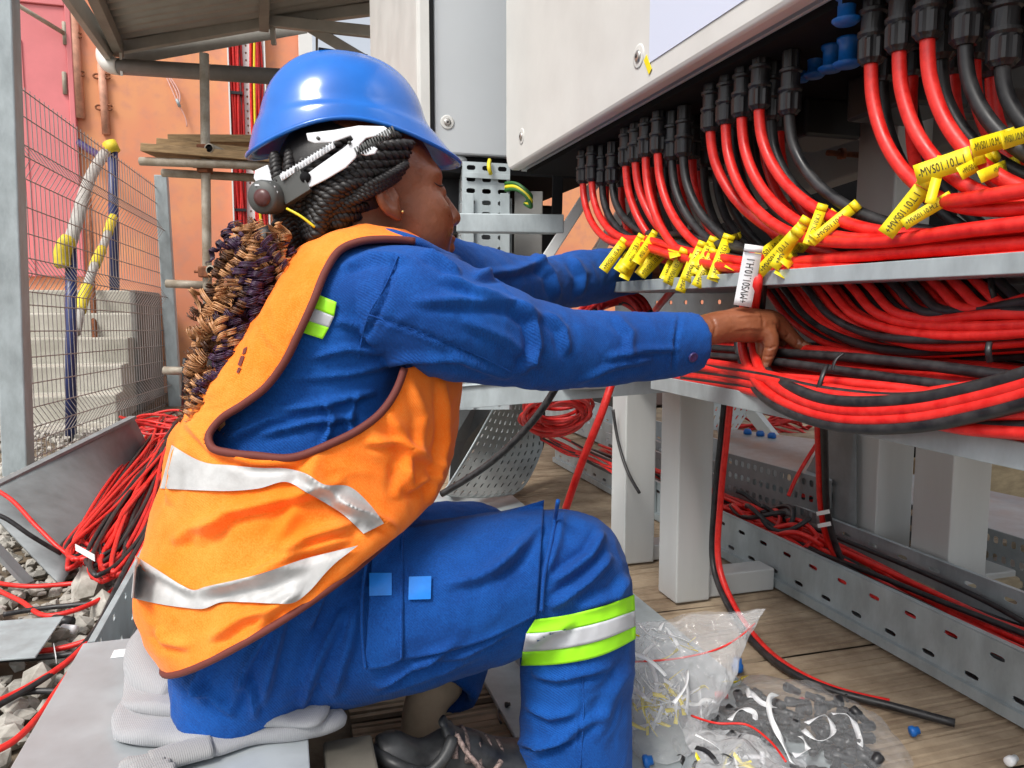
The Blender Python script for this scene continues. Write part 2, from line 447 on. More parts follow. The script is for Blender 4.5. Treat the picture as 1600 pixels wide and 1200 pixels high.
for py in (150, 230, 330):
    z = on_wall(390, py)[2]
    mk('cable_tie', sbox(AW - .085, AW - .02, r0 + .01, r0 + (r1-r0)*.36, z - .012, z + .012), M['blackp'], rs, smooth=False)

# white column and a pale block behind the canopy
tag(mk('column', sbox(7.35, 7.47, ab(PA(466, 50, 7.4))[1], ab(PA(487, 50, 7.4))[1], 0, 4.6), M['white_conc'], smooth=False), 'white square column standing against the orange wall behind the helmet', 'column')

# ------------------------------------------------------------------ concrete steps
st = thing('concrete_steps', 'bare concrete steps up to the pink door', 'steps', S(6, -2, 0))
# platform then five treads coming towards the viewer
ztop = .87
edges = [(455, 212), (495, 210), (535, 200), (578, 191), (618, 182), (665, 172)]
Ys = [6.6, 6.0, 5.65, 5.3, 4.95, 4.6]
bl = -5.5
for i in range(6):
    zt_ = ztop - i * .174
    af = 6.6 - .27 * i
    ab_ = AW if i == 0 else 6.6 - .27 * (i - 1)
    br = ab(PA(edges[i][1], edges[i][0], af))[1]
    o = bevel(mk('step', sbox(af, ab_ - .002, bl, br, -.2, zt_), M['concrete'], st, smooth=False), .012)
br0 = ab(PA(212, 460, 6.6))[1]
bevel(mk('side_wall', sbox(6.3, AW, br0 + .004, br0 + .05, -.2, ztop - .003), pmat('concrete_shaded', (.20, .195, .18), .9, var=.25, vscale=4, bump=.4, bscale=30), st, smooth=False), .012)  # darker concrete colour paints in the shaded side of the steps

# stair handrail: navy posts, rail wrapped in grey and yellow
hr = thing('stair_handrail', 'navy stair rail with grey and yellow padding behind the mesh fence', 'handrail', W(112, 690, 4.4))
mk('post', tube([W(111, 385, 4.4), W(111, 690, 4.4)], .030, 12), M['navy'], hr)
mk('post', tube([W(176, 225, 6.02), W(179, 457, 6.02)], .036, 12), M['navy'], hr)
mk('post', tube([W(138, 300, 6.4), W(148, 530, 5.6)], .02, 10), M['rust'], hr)
mk('rail', tube(spline([W(163, 240, 5.8), W(140, 280, 5.2), W(120, 345, 4.5), W(108, 385, 4.4)], 24), .036, 12), M['grey_wrap'], hr)
mk('padding', tube(spline([W(112, 372, 4.36), W(101, 385, 4.36), W(97, 405, 4.36), W(99, 418, 4.36)], 14), [.02]+[.045]*12+[.03], 12), M['yellow_wrap'], hr)
pp = spline([W(176, 340, 5.9), W(163, 380, 5.5), W(142, 430, 4.9), W(128, 475, 4.7), W(119, 520, 4.5)], 60)
for i in range(0, 60, 10):
    seg = pp[i:min(i + 11, 60)]
    mk('padding' if (i // 10) % 2 == 0 else 'rail', tube(seg, .034 if (i // 10) % 2 == 0 else .028, 10), M['yellow_wrap'] if (i // 10) % 2 == 0 else M['grey_wrap'], hr)
mk('padding', tube([W(170, 222, 6.0), W(178, 238, 6.0)], .05, 10), M['yellow_wrap'], hr)
mk('rail', tube(spline([W(112, 215, 6.8), W(150, 240, 6.4), W(176, 250, 6.02)], 12), .03, 10), M['navy'], hr)

# ------------------------------------------------------------------ mesh fence
fe = thing('mesh_fence', 'welded wire mesh fence with pressed folds between galvanised posts', 'fence', W(40, 735, 3.5))
n0, n1 = W(30, 735, 3.5), W(262, 628, 6.0)
n0[2] = 0; n1[2] = -.03
zt0, zt1 = W(30, 100, 3.5)[2], W(262, 292, 6.0)[2]
bevel(mk('post', bar(W(2, -60, 3.45), W(30, 750, 3.45), .10, .12, UU), M['galv'], fe, smooth=False), .006)
bevel(mk('post', bar(W(252, 275, 6.0), W(276, 660, 6.0), .09, .11, UU), M['galv'], fe, smooth=False), .006)
fdir = (n1 - n0); fL = np.linalg.norm(fdir); fdir = fdir / fL
fnorm = np.cross(fdir, ZZ)
def fz(s, t): return (1 - s) * (n0[2] + (zt0 - n0[2]) * t) + s * (n1[2] + (zt1 - n1[2]) * t)
folds_t = (.10, .50, .80)
def foff(t):
    return sum(.05 * max(0, 1 - abs(t - k) / .045) for k in folds_t)
def fpt(s, t):
    p = n0 + fdir * fL * s + fnorm * foff(t); p[2] = fz(s, t); return p
geos = []
tt = sorted(set([0, 1.0] + [k + d for k in folds_t for d in (-.045, 0, .045)]))
nv_ = 46
for i in range(nv_ + 1):
    s = .015 + .97 * i / nv_
    geos.append(tube([fpt(s, t) for t in tt], .0026, 4, cap=False))
for t in [0.01, .055, .1, .145, .21, .28, .35, .42, .455, .5, .545, .61, .68, .755, .8, .845, .92, .99]:
    geos.append(tube([fpt(0.0, t), fpt(.5, t), fpt(1, t)], .0032, 5, cap=False))
M['fence_wire'] = pmat('fence_wire', (.36, .33, .32), .5, .3)
tag(mk('wire_mesh', join(*geos), M['fence_wire'], fe), kind='stuff')

# ------------------------------------------------------------------ scaffold
sf = thing('scaffold', 'rusty tube scaffold with boards standing before the orange wall', 'scaffold', W(326, 640, 4.5))
YS = 4.5
mk('standard', tube([W(319, 84, YS), W(327, 660, YS)], .026, 12), M['scaff'], sf)
for (x0, y0, x1, y1, dY) in ((219, 252, 440, 260, -.06), (254, 270, 440, 280, .10), (260, 443, 322, 446, .06), (256, 579, 300, 580, -.06)):
    mk('ledger', tube([W(x0, y0, YS + dY), W(x1, y1, YS + dY)], .024, 12), M['scaff'], sf)
for (px, py) in ((335, 235), (337, 423)):
    p = W(px, py, YS - .04)
    V, Fc = lathe(p - np.array([0, .1, 0]), (0.1, 1, 0), [(0, .028), (.5, .028)], 14)
    mk('transom', lathe(p, (.12, 1, 0), [(-.06, .021), (-.06, .028), (.6, .028)], 14), M['scaff'], sf)
    mk('tube_bore', lathe(p, (.12, 1, 0), [(-.062, .001), (-.062, .021)], 14), M['inv_dark'], sf)
for (px, py) in ((320, 236), (320, 262), (322, 425)):
    p = W(px, py, YS)
    bevel(mk('coupler', box(p, (.032, 0, 0), (0, .045, 0), (0, 0, .032)), M['rust'], sf, smooth=False), .008)
    mk('bolt', tube([p + np.array([-.055, -.03, 0]), p + np.array([.045, -.03, 0])], .008, 8), M['rust'], sf)
for (x0, y0, x1, y1, dY, h) in ((232, 230, 440, 252, 0, 12), (256, 222, 440, 246, .14, 12), (273, 216, 440, 222, .30, 10)):
    p, q = W(x0, y0 + 5, YS + dY), W(x1, y1, YS + dY)
    bevel(mk('board', bar(p, q, .20, .045), M['board'], sf, smooth=False), .004)

# ------------------------------------------------------------------ canopy roof, gutter pipe
cn = thing('canopy', 'brown steel lean-to canopy with corrugated sheet roof over the fence', 'canopy', W(180, 640, 5.5))
E0, E1 = W(178, 72, 5.5), W(640, 2, 5.2)
N0, N1 = W(60, -160, 3.6), W(760, -330, 3.4)
def roof(s, t):
    p = (1-t)*((1-s)*E0 + s*E1) + t*((1-s)*N0 + s*N1)
    p = p.copy(); p[2] += .012 * math.sin(t * 120) + .03; return p
solid(mk('roof_sheet', grid(roof, 20, 240), M['roofsheet'], cn), .003)
mid = W(410, 36, 5.35)
bevel(mk('eave_beam', bar(E0 - ZZ*.02, mid, .05, .075), M['canopy'], cn, smooth=False), .004)
bevel(mk('eave_beam', bar(mid, E1 - ZZ*.02, .05, .075), M['canopy'], cn, smooth=False), .004)
mk('fascia', grid(bil(W(190, 104, 5.55), W(480, 52, 5.4), W(190, 72, 5.55), W(480, 28, 5.4)), 1, 1), M['canopy_dark'], cn, smooth=False)
solid(cn.children[-1], .01)
bevel(mk('rafter', bar(W(186, 78, 5.45), N0 - ZZ*.02 + np.array([.06, 0, 0]), .06, .10), M['canopy_dark'], cn, smooth=False), .004)
bevel(mk('rafter', bar(W(176, 88, 5.5), N0 - ZZ*.06 - np.array([.12, 0, 0]), .04, .14), M['canopy'], cn, smooth=False), .004)
bevel(mk('rafter', bar(W(412, 40, 5.3), W(418, -200, 3.9), .06, .09), M['canopy_dark'], cn, smooth=False), .004)
bevel(mk('brace', bar(W(412, 32, 5.3), W(600, 52, 5.1), .05, .07), M['canopy'], cn, smooth=False), .004)
bevel(mk('brace', bar(W(470, 34, 5.3), W(580, 100, 5.1), .05, .07), M['canopy'], cn, smooth=False), .004)
bevel(mk('hanger', bar(W(425, 38, 5.3), W(428, 70, 5.3), .03, .03), M['canopy'], cn, smooth=False), .002)
mk('hanger', tube([W(495, 30, 5.25), W(495, 95, 5.25)], .008, 8), M['canopy_dark'], cn)
gp = thing('gutter_pipe', 'grey drain pipe with white elbow hanging under the canopy edge', 'pipe', W(176, 104, 5.4))
mk('pipe', tube([W(184, 104, 5.4), W(470, 122, 5.2)], .052, 16), M['pvc_grey'], gp)
mk('elbow', tube(spline([W(166, 72, 5.42), W(164, 88, 5.42), W(170, 100, 5.41), W(187, 104, 5.4)], 20), .056, 16), M['pvc'], gp)
mk('strap', box(W(189, 92, 5.36), (.008, 0, 0), (0, .004, 0), (0, 0, .11)), M['pvc'], gp, smooth=False)
# ================================================================== inverters
def rounded_plate(a0, a1, z0, z1, b0, b1, r, bev=.006):
    """plate in the plane of the row with rounded corners and softened rim, front at b0"""
    out = []
    for (ca, cz, s) in ((a1 - r, z1 - r, 0), (a0 + r, z1 - r, 1), (a0 + r, z0 + r, 2), (a1 - r, z0 + r, 3)):
        for k in range(9):
            t = math.pi / 2 * (s + k / 8); out.append((ca, cz, math.cos(t), math.sin(t)))
    rings = [(b1, r), (b0 + bev, r), (b0 + bev * .35, r - bev * .25), (b0, r - bev)]
    V = [S(ca + q * cx, b, cz + q * cz_) for (b, q) in rings for (ca, cz, cx, cz_) in out]
    n = len(out)
    Fc = [(i*n+j, (i+1)*n+j, (i+1)*n+(j+1) % n, i*n+(j+1) % n) for i in range(len(rings)-1) for j in range(n)]
    Fc.append(tuple((len(rings)-1)*n + j for j in range(n))[::-1]); Fc.append(tuple(range(n)))
    return V, Fc
def screw(parent, p, nrm, r=.014):
    mk('screw_recess', lathe(p, nrm, [(-.004, r * 1.9), (.0008, r * 1.9), (.0012, r * 1.6)], 20), M['inv'], parent)
    mk('screw', lathe(p, nrm, [(0, r), (.003, r), (.005, r * .7), (.0052, r * .1)], 16), M['steel'], parent)
    mk('screw_slot', lathe(p + np.asarray(nrm) * .005, nrm, [(0, r * .35), (.0006, r * .35)], 6), M['blackp'], parent)
ZI = 1.118
i1 = thing('inverter', 'large pale grey inverter overhead with cable connectors along its underside', 'inverter', S(1.2, .62, ZI))
A_FAR = ab(PB(790, 200, .62))[0]
mk('front_cover', rounded_plate(.25, A_FAR, ZI, 2.1, .62, .648, .05, .008), M['inv'], i1, smooth=False)
o = i1.children[-1]; bevel(o, .002)
mk('gasket', sbox(.27, A_FAR - .03, .649, .662, ZI + .03, 2.08), M['gasket'], i1, smooth=False)
mk('body', sbox(.26, A_FAR - .012, .663, 1.10, ZI + .004, 2.09), M['inv_side'], i1, smooth=False)
bevel(i1.children[-1], .004)
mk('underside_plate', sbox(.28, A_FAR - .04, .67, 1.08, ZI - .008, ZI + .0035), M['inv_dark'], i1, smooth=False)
for (px, py) in ((998, 88), (815, 213)):
    screw(i1, PB(px, py, .6195), -VV, .011)
s0, s1 = PB(1015, 100, .6195), PB(1300, 100, .6195)
zs = PB(1016, 98, .6195)[2]
mk('sticker', sbox(ab(PB(1240, 10, .619))[0] - .2, ab(s0)[0], .6182, .6194, zs, 1.95), M['sticker'], i1, smooth=False)
bevel(mk('tape', bar(PB(1008, 90, .618), PB(1016, 112, .618), .012, .001, VV), M['yellow'], i1, smooth=False), .0002)
for px, py in ():
    p = PB(px, py + 12, .634); mk('rim_rivet', lathe(p + ZZ * 0, -ZZ, [(-.004, .004), (.002, .004), (.003, .002)], 10), M['inv_side'], i1)
# ribs, dark boxes under the inverter (switch housings)
for k in range(7):
    a = .5 + k * .23
    bevel(mk('switch_housing', sbox(a, a + .13, .90, 1.02, ZI - .075, ZI - .006), M['blackp'], i1, smooth=False), .006)

i2 = thing('inverter', 'second grey inverter further along, cropped behind the blue helmet', 'inverter', S(2.4, .44, 1.21))
Z2 = W(740, 241, 2.36)[2]
mk('body', sbox(2.31, 3.5, .455, 1.0, Z2, 2.3), M['inv_side'], i2, smooth=False); bevel(i2.children[-1], .006)
mk('gasket', sbox(2.318, 3.49, .437, .4545, Z2 + .01, 2.29), M['gasket'], i2, smooth=False)
mk('front_cover', rounded_plate(2.29, 3.45, Z2 - .02, 2.3, .40, .436, .05, .010), M['inv'], i2, smooth=False)
screw(i2, PA(699, 191, 2.3085), -UU, .011)
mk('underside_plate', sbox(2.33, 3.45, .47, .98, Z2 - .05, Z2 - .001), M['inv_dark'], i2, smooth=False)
mk('cable_gland', lathe(S(2.37, .52, Z2 - .002), -ZZ, [(0, .05), (.01, .055), (.02, .05), (.03, .03)], 20), M['inv_side'], i2)
for k in range(8):
    mk('connector_block', sbox(2.45 + .1 * k, 2.52 + .1 * k, .50, .62, Z2 - .22 - .02 * (k % 3), Z2 - .05), M['blackp'], i2, smooth=False)

# ------------------------------------------------------------------ steel rack
rk = thing('steel_rack', 'pale grey steel frame of square posts and beams carrying the trays', 'rack', S(1.7, 1.0, 0))
def sq_post(px, bcenter, y_top, w, z0=0.004, name='post', mat='frame_paint', z1=None):
    p = PB(px, 700, bcenter); a, b = ab(p); z1 = PB(px, y_top, bcenter)[2] if z1 is None else z1
    o = mk(name, sbox(a - w / 2, a + w / 2, b - w / 2, b + w / 2, z0, z1), M[mat], rk, smooth=False); bevel(o, .004, 3)
    return a, b, z1
pa = sq_post(1073, .97, 600, .095)
pb_ = sq_post(990, .97, 596, .095)
pc = sq_post(1376, 1.60, 640, .12)
pd = sq_post(1490, 1.60, 660, .12)
# foot beams on the deck
bevel(mk('foot_beam', sbox(pa[0] - .035, pa[0] + .035, 1.02, 1.216, .004, .062), M['frame_paint'], rk, smooth=False), .004)
bevel(mk('foot_beam', sbox(pb_[0] - .035, pb_[0] + .035, 1.02, 1.216, .004, .05), M['frame_paint'], rk, smooth=False), .004)
bevel(mk('foot_beam', sbox(pd[0] - .05, pd[0] + .05, 1.52, 2.6, .004, .075), M['frame_paint'], rk, smooth=False), .004)
# top beams under the shelf
zt1 = pa[2]
bevel(mk('shelf_beam', sbox(.2, 2.75, .925, 1.015, zt1 + .002, zt1 + .055), M['frame_paint'], rk, smooth=False), .004)
bevel(mk('shelf_beam', sbox(pa[0] - .04, pa[0] + .05, .64, .922, zt1 + .0, zt1 + .05), M['frame_paint'], rk, smooth=False), .004)
bevel(mk('shelf_beam', sbox(.3, 3.0, 1.54, 1.66, pc[2], pc[2] + .07), M['frame_paint'], rk, smooth=False), .004)
# uprights behind the connectors and the sloping grey beam with bolts
bevel(mk('upright', bar(PB(1388, 420, 1.12), PB(1410, 60, 1.12), .085, .10, UU), M['frame_paint'], rk, smooth=False), .004)
bevel(mk('upright', bar(PB(1560, 440, 1.25), PB(1580, -60, 1.25), .10, .10, UU), M['frame_paint'], rk, smooth=False), .004)
bevel(mk('upright', bar(PB(1272, 220, 1.5), PB(1276, 90, 1.5), .08, .07, UU), M['frame_paint'], rk, smooth=False), .004)
bevel(mk('rail', bar(PB(1085, 330, 1.18), PB(1420, 205, 1.18), .05, .11), M['frame_dark'], rk, smooth=False), .004)
bevel(mk('rail', bar(PB(1420, 205, 1.18), PB(1720, 100, 1.18), .05, .11), M['frame_dark'], rk, smooth=False), .004)
bevel(mk('rail', bar(PB(1440, 230, 1.35), PB(1760, 150, 1.35), .05, .12), M['frame_paint'], rk, smooth=False), .004)
bevel(mk('brace', bar(PB(1540, 210, 1.5), PB(1680, 420, 1.2), .07, .05), M['frame_dark'], rk, smooth=False), .004)
for (px, py) in ((1312, 240), (1345, 181), (1345, 210), (1488, 142), (1490, 180)):
    p = PB(px, py, 1.10); n_ = -VV
    mk('bolt', join(lathe(p, n_, [(-.05, .006), (.03, .006)], 8), lathe(p, n_, [(-.01, .012), (0, .012)], 6)), M['steel'] if px != 1312 else M['rust'], rk)
# braces and the perforated riser below the second inverter
bevel(mk('brace', bar(W(838, 428, 2.25), W(930, 285, 2.25), .03, .105, np.array([0, -1.0, 0])), M['frame_paint'], rk, smooth=False), .003)
bevel(mk('brace', bar(W(905, 440, 2.32), W(1008, 272, 2.32), .03, .125, np.array([0, -1.0, 0])), M['frame_paint'], rk, smooth=False), .003)
bevel(mk('cross_arm', bar(W(714, 349, 2.22), W(880, 351, 2.22), .05, .052), M['galv'], rk, smooth=False), .003)
bevel(mk('upright', bar(W(822, 620, 2.5), W(826, 300, 2.5), .04, .09), M['frame_dark'], rk, smooth=False), .003)
# dark boxes added to fill the gloom deeper in the rack
bx_ = thing('dark_fill_housing', 'black equipment housing extended as dark fill behind the inverter cables', 'equipment', S(1.2, 1.9, .8))  # black box stretched along the row as dark fill behind the cables
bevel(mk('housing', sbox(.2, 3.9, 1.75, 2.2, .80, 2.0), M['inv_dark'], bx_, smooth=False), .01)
bevel(mk('housing_base', sbox(.3, 2.0, 1.80, 2.1, .74, .798), M['gasket'], bx_, smooth=False), .01)
bx2 = thing('dark_backdrop', 'dark backdrop box added below the second inverter beside the face', 'equipment', S(2.6, .8, .9))  # box added as a darker backdrop under the second inverter
bevel(mk('housing', sbox(2.62, 3.2, .55, .95, .93, 1.10), M['blackp'], bx2, smooth=False), .01)
mk('mount_bracket', bar(W(870, 335, 2.4), W(872, 250, 2.4), .05, .03), M['inv_dark'], bx2, smooth=False)
# earth wires looping from the riser
ew = thing('earth_wire', 'green and yellow earth wires looping out beside the perforated riser', 'wire', W(815, 300, 2.3))
for k, dy in enumerate((0, 8, 15)):
    mk('strand', tube(spline([W(790, 287 + dy * .7, 2.33), W(806, 287 + dy * .6, 2.3), W(822, 298 + dy * .5, 2.28), W(830, 308 + dy, 2.28), W(820, 318, 2.3)], 20), .006, 6), M['green_yellow'] if k != 1 else M['yl'], ew)
mk('strand', tube(spline([W(765, 250, 2.33), W(764, 262, 2.3), W(767, 272, 2.31)], 8), .006, 6), M['yl'], ew)

ri = thing('perforated_riser', 'vertical perforated galvanised tray standing behind the face', 'cable tray', W(756, 640, 2.34))
f_ = bil(W(717, 640, 2.34), W(797, 640, 2.34), W(724, 252, 2.34), W(797, 256, 2.34))
weld(solid(mk('slotted_face', perf(lambda s, t: f_(s, t), 3, 22, .55, .42), M['galv'], ri, smooth=False), .002))
f2_ = bil(W(717, 640, 2.341), W(709, 640, 2.62), W(724, 252, 2.341), W(716, 255, 2.62))
weld(solid(mk('slotted_side', perf(lambda s, t: f2_(s, t), 3, 22, .5, .4), M['galv'], ri, smooth=False), .002))
for x in (733, 789):
    bevel(mk('flange', bar(W(x, 640, 2.325), W(x, 302, 2.325), .028, .004, np.array([0, 1.0, 0])), M['galv'], ri, smooth=False), .001)
bevel(mk('joint_plate', bar(W(726, 273, 2.328), W(797, 277, 2.328), .004, .016), M['galv'], ri, smooth=False), .001)
mk('backing', grid(bil(W(735, 640, 2.38), W(800, 640, 2.38), W(735, 310, 2.38), W(800, 310, 2.38)), 1, 1), M['galv_dull'], ri, smooth=False)
solid(ri.children[-1], .003)

# ------------------------------------------------------------------ trays
def u_tray(name, label, a0, a1, b0, b1, z0, h, nslot, rows=2, lip=.012, mat='galv', hu=.22, hv=.16, group=None, slot_back=True, bot_slots=False):
    t = thing(name, label, 'cable tray', S(a0, b0, z0), group)
    for bb, nm in ((b0, 'side_wall'), (b1, 'side_wall')):
        fn = bil(S(a0, bb, z0 + .004), S(a1, bb, z0 + .004), S(a0, bb, z0 + h), S(a1, bb, z0 + h))
        sk = (lambda i, j: (i + j) % 2 == 1) if rows == 2 else None
        solid(weld(mk(nm, perf(fn, nslot, rows, hu, hv, skip=sk), M[mat], t, smooth=False)), .0025)
        d = -1 if bb == b0 else 1
        bevel(mk('lip', sbox(a0, a1, min(bb, bb - d * lip), max(bb, bb - d * lip), z0 + h, z0 + h + .003), M[mat], t, smooth=False), .001)
    bevel(mk('bottom', sbox(a0, a1, b0 + .001, b1 - .001, z0, z0 + .0035), M[mat], t, smooth=False), .001)
    return t
tr = u_tray('cable_tray', 'long slotted galvanised floor tray full of red and black cables', .55, 3.4, 1.235, 1.505, .012, .122, 56, rows=2, hu=.62, hv=.17)
mk('bottom_fold', sbox(.55, 3.4, 1.222, 1.2335, .008, .03), M['galv'], tr, smooth=False)
bevel(mk('splice_plate', sbox(2.36, 2.40, 1.2, 1.232, .012, .14), M['galv'], tr, smooth=False), .002)
tr2 = u_tray('cable_tray', 'empty galvanised tray behind the rack posts at mid distance', 2.6, 6.0, 1.62, 1.92, .012, .12, 40, rows=2, hu=.5, hv=.2)

# upper shelf tray: front lip, bottom, and the plate hanging below it
us = thing('shelf_tray', 'galvanised shelf carrying the connector cables under the inverter', 'cable tray', S(.5, .68, .79))
bevel(mk('lip', sbox(.15, 1.60, .68, .683, .772, .793), M['galv'], us, smooth=False), .001)
bevel(mk('bottom', sbox(.15, 1.60, .6835, .99, .772, .7752), M['galv'], us, smooth=False), .001)
# back plate with a row of slots
fn = bil(S(.15, .995, .59), S(2.2, .995, .59), S(.15, .995, .785), S(2.2, .995, .785))
solid(weld(mk('back_plate', perf(fn, 26, 3, .22, .16, skip=lambda i, j: j != 2), M['galv'], us, smooth=False)), .003)
ls = thing('lower_shelf', 'galvanised lower shelf under the heavy cable bundle', 'cable tray', S(.5, .68, .6))
bevel(mk('lip', sbox(.15, 1.32, .672, .676, .585, .612), M['galv'], ls, smooth=False), .001)
bevel(mk('bottom', sbox(.15, 1.32, .6765, .99, .600, .6035), M['galv'], ls, smooth=False), .001)
# tray end pieces below the sleeve (left of the post)
lt = thing('tray_end', 'galvanised tray edge running left from the posts under the sleeve', 'cable tray', W(800, 620, 1.9))
bevel(mk('side_wall', bar(W(700, 622, 1.95), W(1072, 590, 1.75), .006, .060), M['galv'], lt, smooth=False), .001)
bevel(mk('lip', bar(W(700, 604, 1.97), W(1072, 574, 1.77), .06, .003), M['galv'], lt, smooth=False), .001)

# ------------------------------------------------------------------ perforated bend standing on the deck
M['galv_bend'] = pmat('galvanised_bend', (0.36, 0.385, 0.375), 0.5, 0.4, var=0.12, vscale=9, rvar=.1)
bd = thing('tray_bend', 'curved perforated galvanised tray bend standing on the steel sheet', 'cable tray', W(770, 772, 2.9))
def bend(s, t):
    # s across from left edge to right edge, t from bottom to top
    ys = 770 - 155 * t
    xl = 690 + (t ** .9) * 95; xr = 800 + 47 * min(1, (t / .45)) ** .55
    px = xl + (xr - xl) * s; py = 772 - 160 * t + 6 * math.sin(math.pi * s)
    Y = 2.72 + .30 * s + .10 * math.sin(math.pi * min(1, t * 1.1)) - .24 * (1 - t) ** 2.0
    return W(px, py, Y)
solid(weld(mk('slotted_sheet', perf(bend, 11, 13, .30, .55), M['galv_bend'], bd, smooth=False)), .003)
mk('dark_backing', grid(lambda s, t: bend(s, t) + np.array([.02, .16, -.005]), 8, 10), M['gasket'], bd)  # black sheet added so the slots look shaded from behind
solid(bd.children[-1], .003)
mk('rim', tube([bend(1, t) for t in np.linspace(0, 1, 20)], .004, 6), M['galv'], bd)
mk('rim', tube([bend(0, t) for t in np.linspace(0, 1, 20)], .004, 6), M['galv'], bd)
solid(mk('side_plate', grid(bil(W(700, 770, 2.75), W(700, 772, 3.05), W(712, 612, 2.95), W(790, 612, 3.2)), 2, 2), M['galv_dull'], bd, smooth=False), .003)
bd2 = thing('tray_bend', 'far perforated tray bend seen between the posts under the shelf', 'cable tray', W(1160, 700, 3.4))
def bend2(s, t):
    px = 1085 + 110 * s * (.6 + .4 * t); py = 672 - 66 * t; return W(px, py, 3.3 + .3 * s - .2 * (1 - t) ** 2)
solid(weld(mk('slotted_sheet', perf(bend2, 9, 5, .3, .5), M['galv_bend'], bd2, smooth=False)), .003)

# steel sheet lying on the deck beneath the knee and bags
sh = mk('steel_sheet', sbox(.70, 2.95, .36, .84, .006, .016), M['galv'], smooth=False); bevel(sh, .002)
tag(sh, 'flat galvanised steel sheet lying on the deck under the bags', 'steel sheet')

# ------------------------------------------------------------------ things seen through the rack
ft = thing('upturned_tray', 'upturned perforated tray with blue plugs lying on its top', 'cable tray', W(1230, 760, 3.2))
q = [PZ(1120, 668, .24), PZ(1300, 690, .24), PZ(1128, 706, .24), PZ(1300, 752, .24)]
top = bil(*q)
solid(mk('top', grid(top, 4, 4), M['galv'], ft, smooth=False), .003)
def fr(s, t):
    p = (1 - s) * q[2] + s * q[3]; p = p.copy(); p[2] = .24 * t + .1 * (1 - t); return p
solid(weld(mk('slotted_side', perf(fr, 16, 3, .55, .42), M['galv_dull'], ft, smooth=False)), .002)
for (px, py) in ((1168, 678), (1188, 681), (1206, 684)):
    tag(mk('blue_plug', lathe(PZ(px, py, .243), ZZ, [(0, .016), (.012, .016), (.02, .010)], 10), M['blueplug']), 'small blue plug lying on the upturned perforated tray', 'plug', 'blue plugs on the upturned tray')
ft2 = thing('upturned_tray', 'low perforated tray behind the two far posts', 'cable tray', PZ(1500, 850, 0))
q2 = [PZ(1395, 735, .16), PZ(1700, 800, .16), PZ(1380, 775, .16), PZ(1720, 880, .16)]
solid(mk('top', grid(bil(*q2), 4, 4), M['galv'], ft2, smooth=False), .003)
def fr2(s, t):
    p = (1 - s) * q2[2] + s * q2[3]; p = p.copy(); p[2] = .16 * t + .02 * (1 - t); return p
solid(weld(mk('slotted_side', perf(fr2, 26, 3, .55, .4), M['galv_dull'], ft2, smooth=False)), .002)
tb = bevel(mk('timber_block', box(PZ(1600, 740, .1), UU * .10, VV * .45, ZZ * .07), pmat('raw_timber', (.42, .33, .20), .85, var=.2, vscale=7, stretch=(1, 6, 6)), smooth=False), .006)
tag(tb, 'pale sawn timber block beyond the far posts', 'timber')
tl = bevel(mk('timber_block', box(PZ(1580, 890, .03), UU * .12, VV * .4, ZZ * .03), pmat('raw_timber_b', (.45, .37, .25), .85, var=.2, vscale=7, stretch=(1, 6, 6)), smooth=False), .006)
tag(tl, 'flat pale timber under the perforated tray by the right edge', 'timber')
# black wrapped bale
M['wrap'] = pmat('black_film', (.012, .012, .014), .25, bump=.8, bscale=14, bdist=.02)
V, Fc = ellipsoid(PZ(1430, 690, .18), UU * .22, VV * .16, ZZ * .2, 36, 20)
V = [v + .02 * np.asarray(noise.noise_vector(Vector(v * 9))) for v in V]
tag(mk('wrapped_bale', (V, Fc), M['wrap']), 'bale wrapped in shiny black film behind the rack', 'bale')
# broad steel duct bend between the posts
db = thing('duct_bend', 'smooth curved galvanised side plate rising behind the hanging cables', 'cable tray', W(1290, 790, 2.6))
def dbf(s, t):
    xl = 1100 + 200 * t ** .35; px = xl + (1338 - xl) * s; py = 830 - 178 * t; return PB(px, py, 1.522 + .02 * t * (1 - s))
solid(mk('plate', grid(dbf, 8, 12), M['galv_dull'], db), .003)
bevel(mk('splice_plate', bar(PZ(1175, 770, .10), PZ(1182, 745, .16), .035, .02), M['galv'], db, smooth=False), .002)
mk('far_side_wall', bar(PZ(1120, 765, .08), PZ(1290, 775, .08), .006, .07), M['galv'], db, smooth=False)
bevel(mk('strut', bar(W(1172, 640, 3.4), W(1212, 690, 3.3), .04, .05), M['frame_paint'], db, smooth=False), .002)
# dark filler boxes added to block the bright view under the rack
fp = thing('far_filler', 'row of dark filler boxes added far beneath the rack', 'filler_box', S(5, 3, 0))
for k in range(5):
    bevel(mk('filler_box', sbox(5.2, 5.9, 1.9 + k * .75, 2.58 + k * .75, 0, .45 + .12 * (k % 3)), pmat('filler_box%d' % k, (.05 + .02 * k, .045, .04), .8, var=.3, vscale=5), fp, smooth=False), .01)
# ================================================================== connectors and cables
CR = .0081
nutV, nutF = [], []
def star_ring(z, r, r2, n=28):
    return [(( r if k % 4 < 2 else r2) * math.cos(2*math.pi*k/n), (r if k % 4 < 2 else r2) * math.sin(2*math.pi*k/n), z) for k in range(n)]
def stack(rings):
    V = [p for rg in rings for p in rg]; n = len(rings[0])
    Fc = [(i*n+j, i*n+(j+1) % n, (i+1)*n+(j+1) % n, (i+1)*n+j) for i in range(len(rings)-1) for j in range(n)]
    Fc += [tuple(range(n))[::-1], tuple((len(rings)-1)*n+j for j in range(n))]
    return V, Fc
nut = stack([star_ring(0, .0115, .0105), star_ring(.003, .0135, .0122), star_ring(.006, .0165, .0146), star_ring(.028, .0168, .0148), star_ring(.031, .0150, .0150), star_ring(.034, .0172, .0172), star_ring(.038, .0172, .0172), star_ring(.039, .014, .014)])
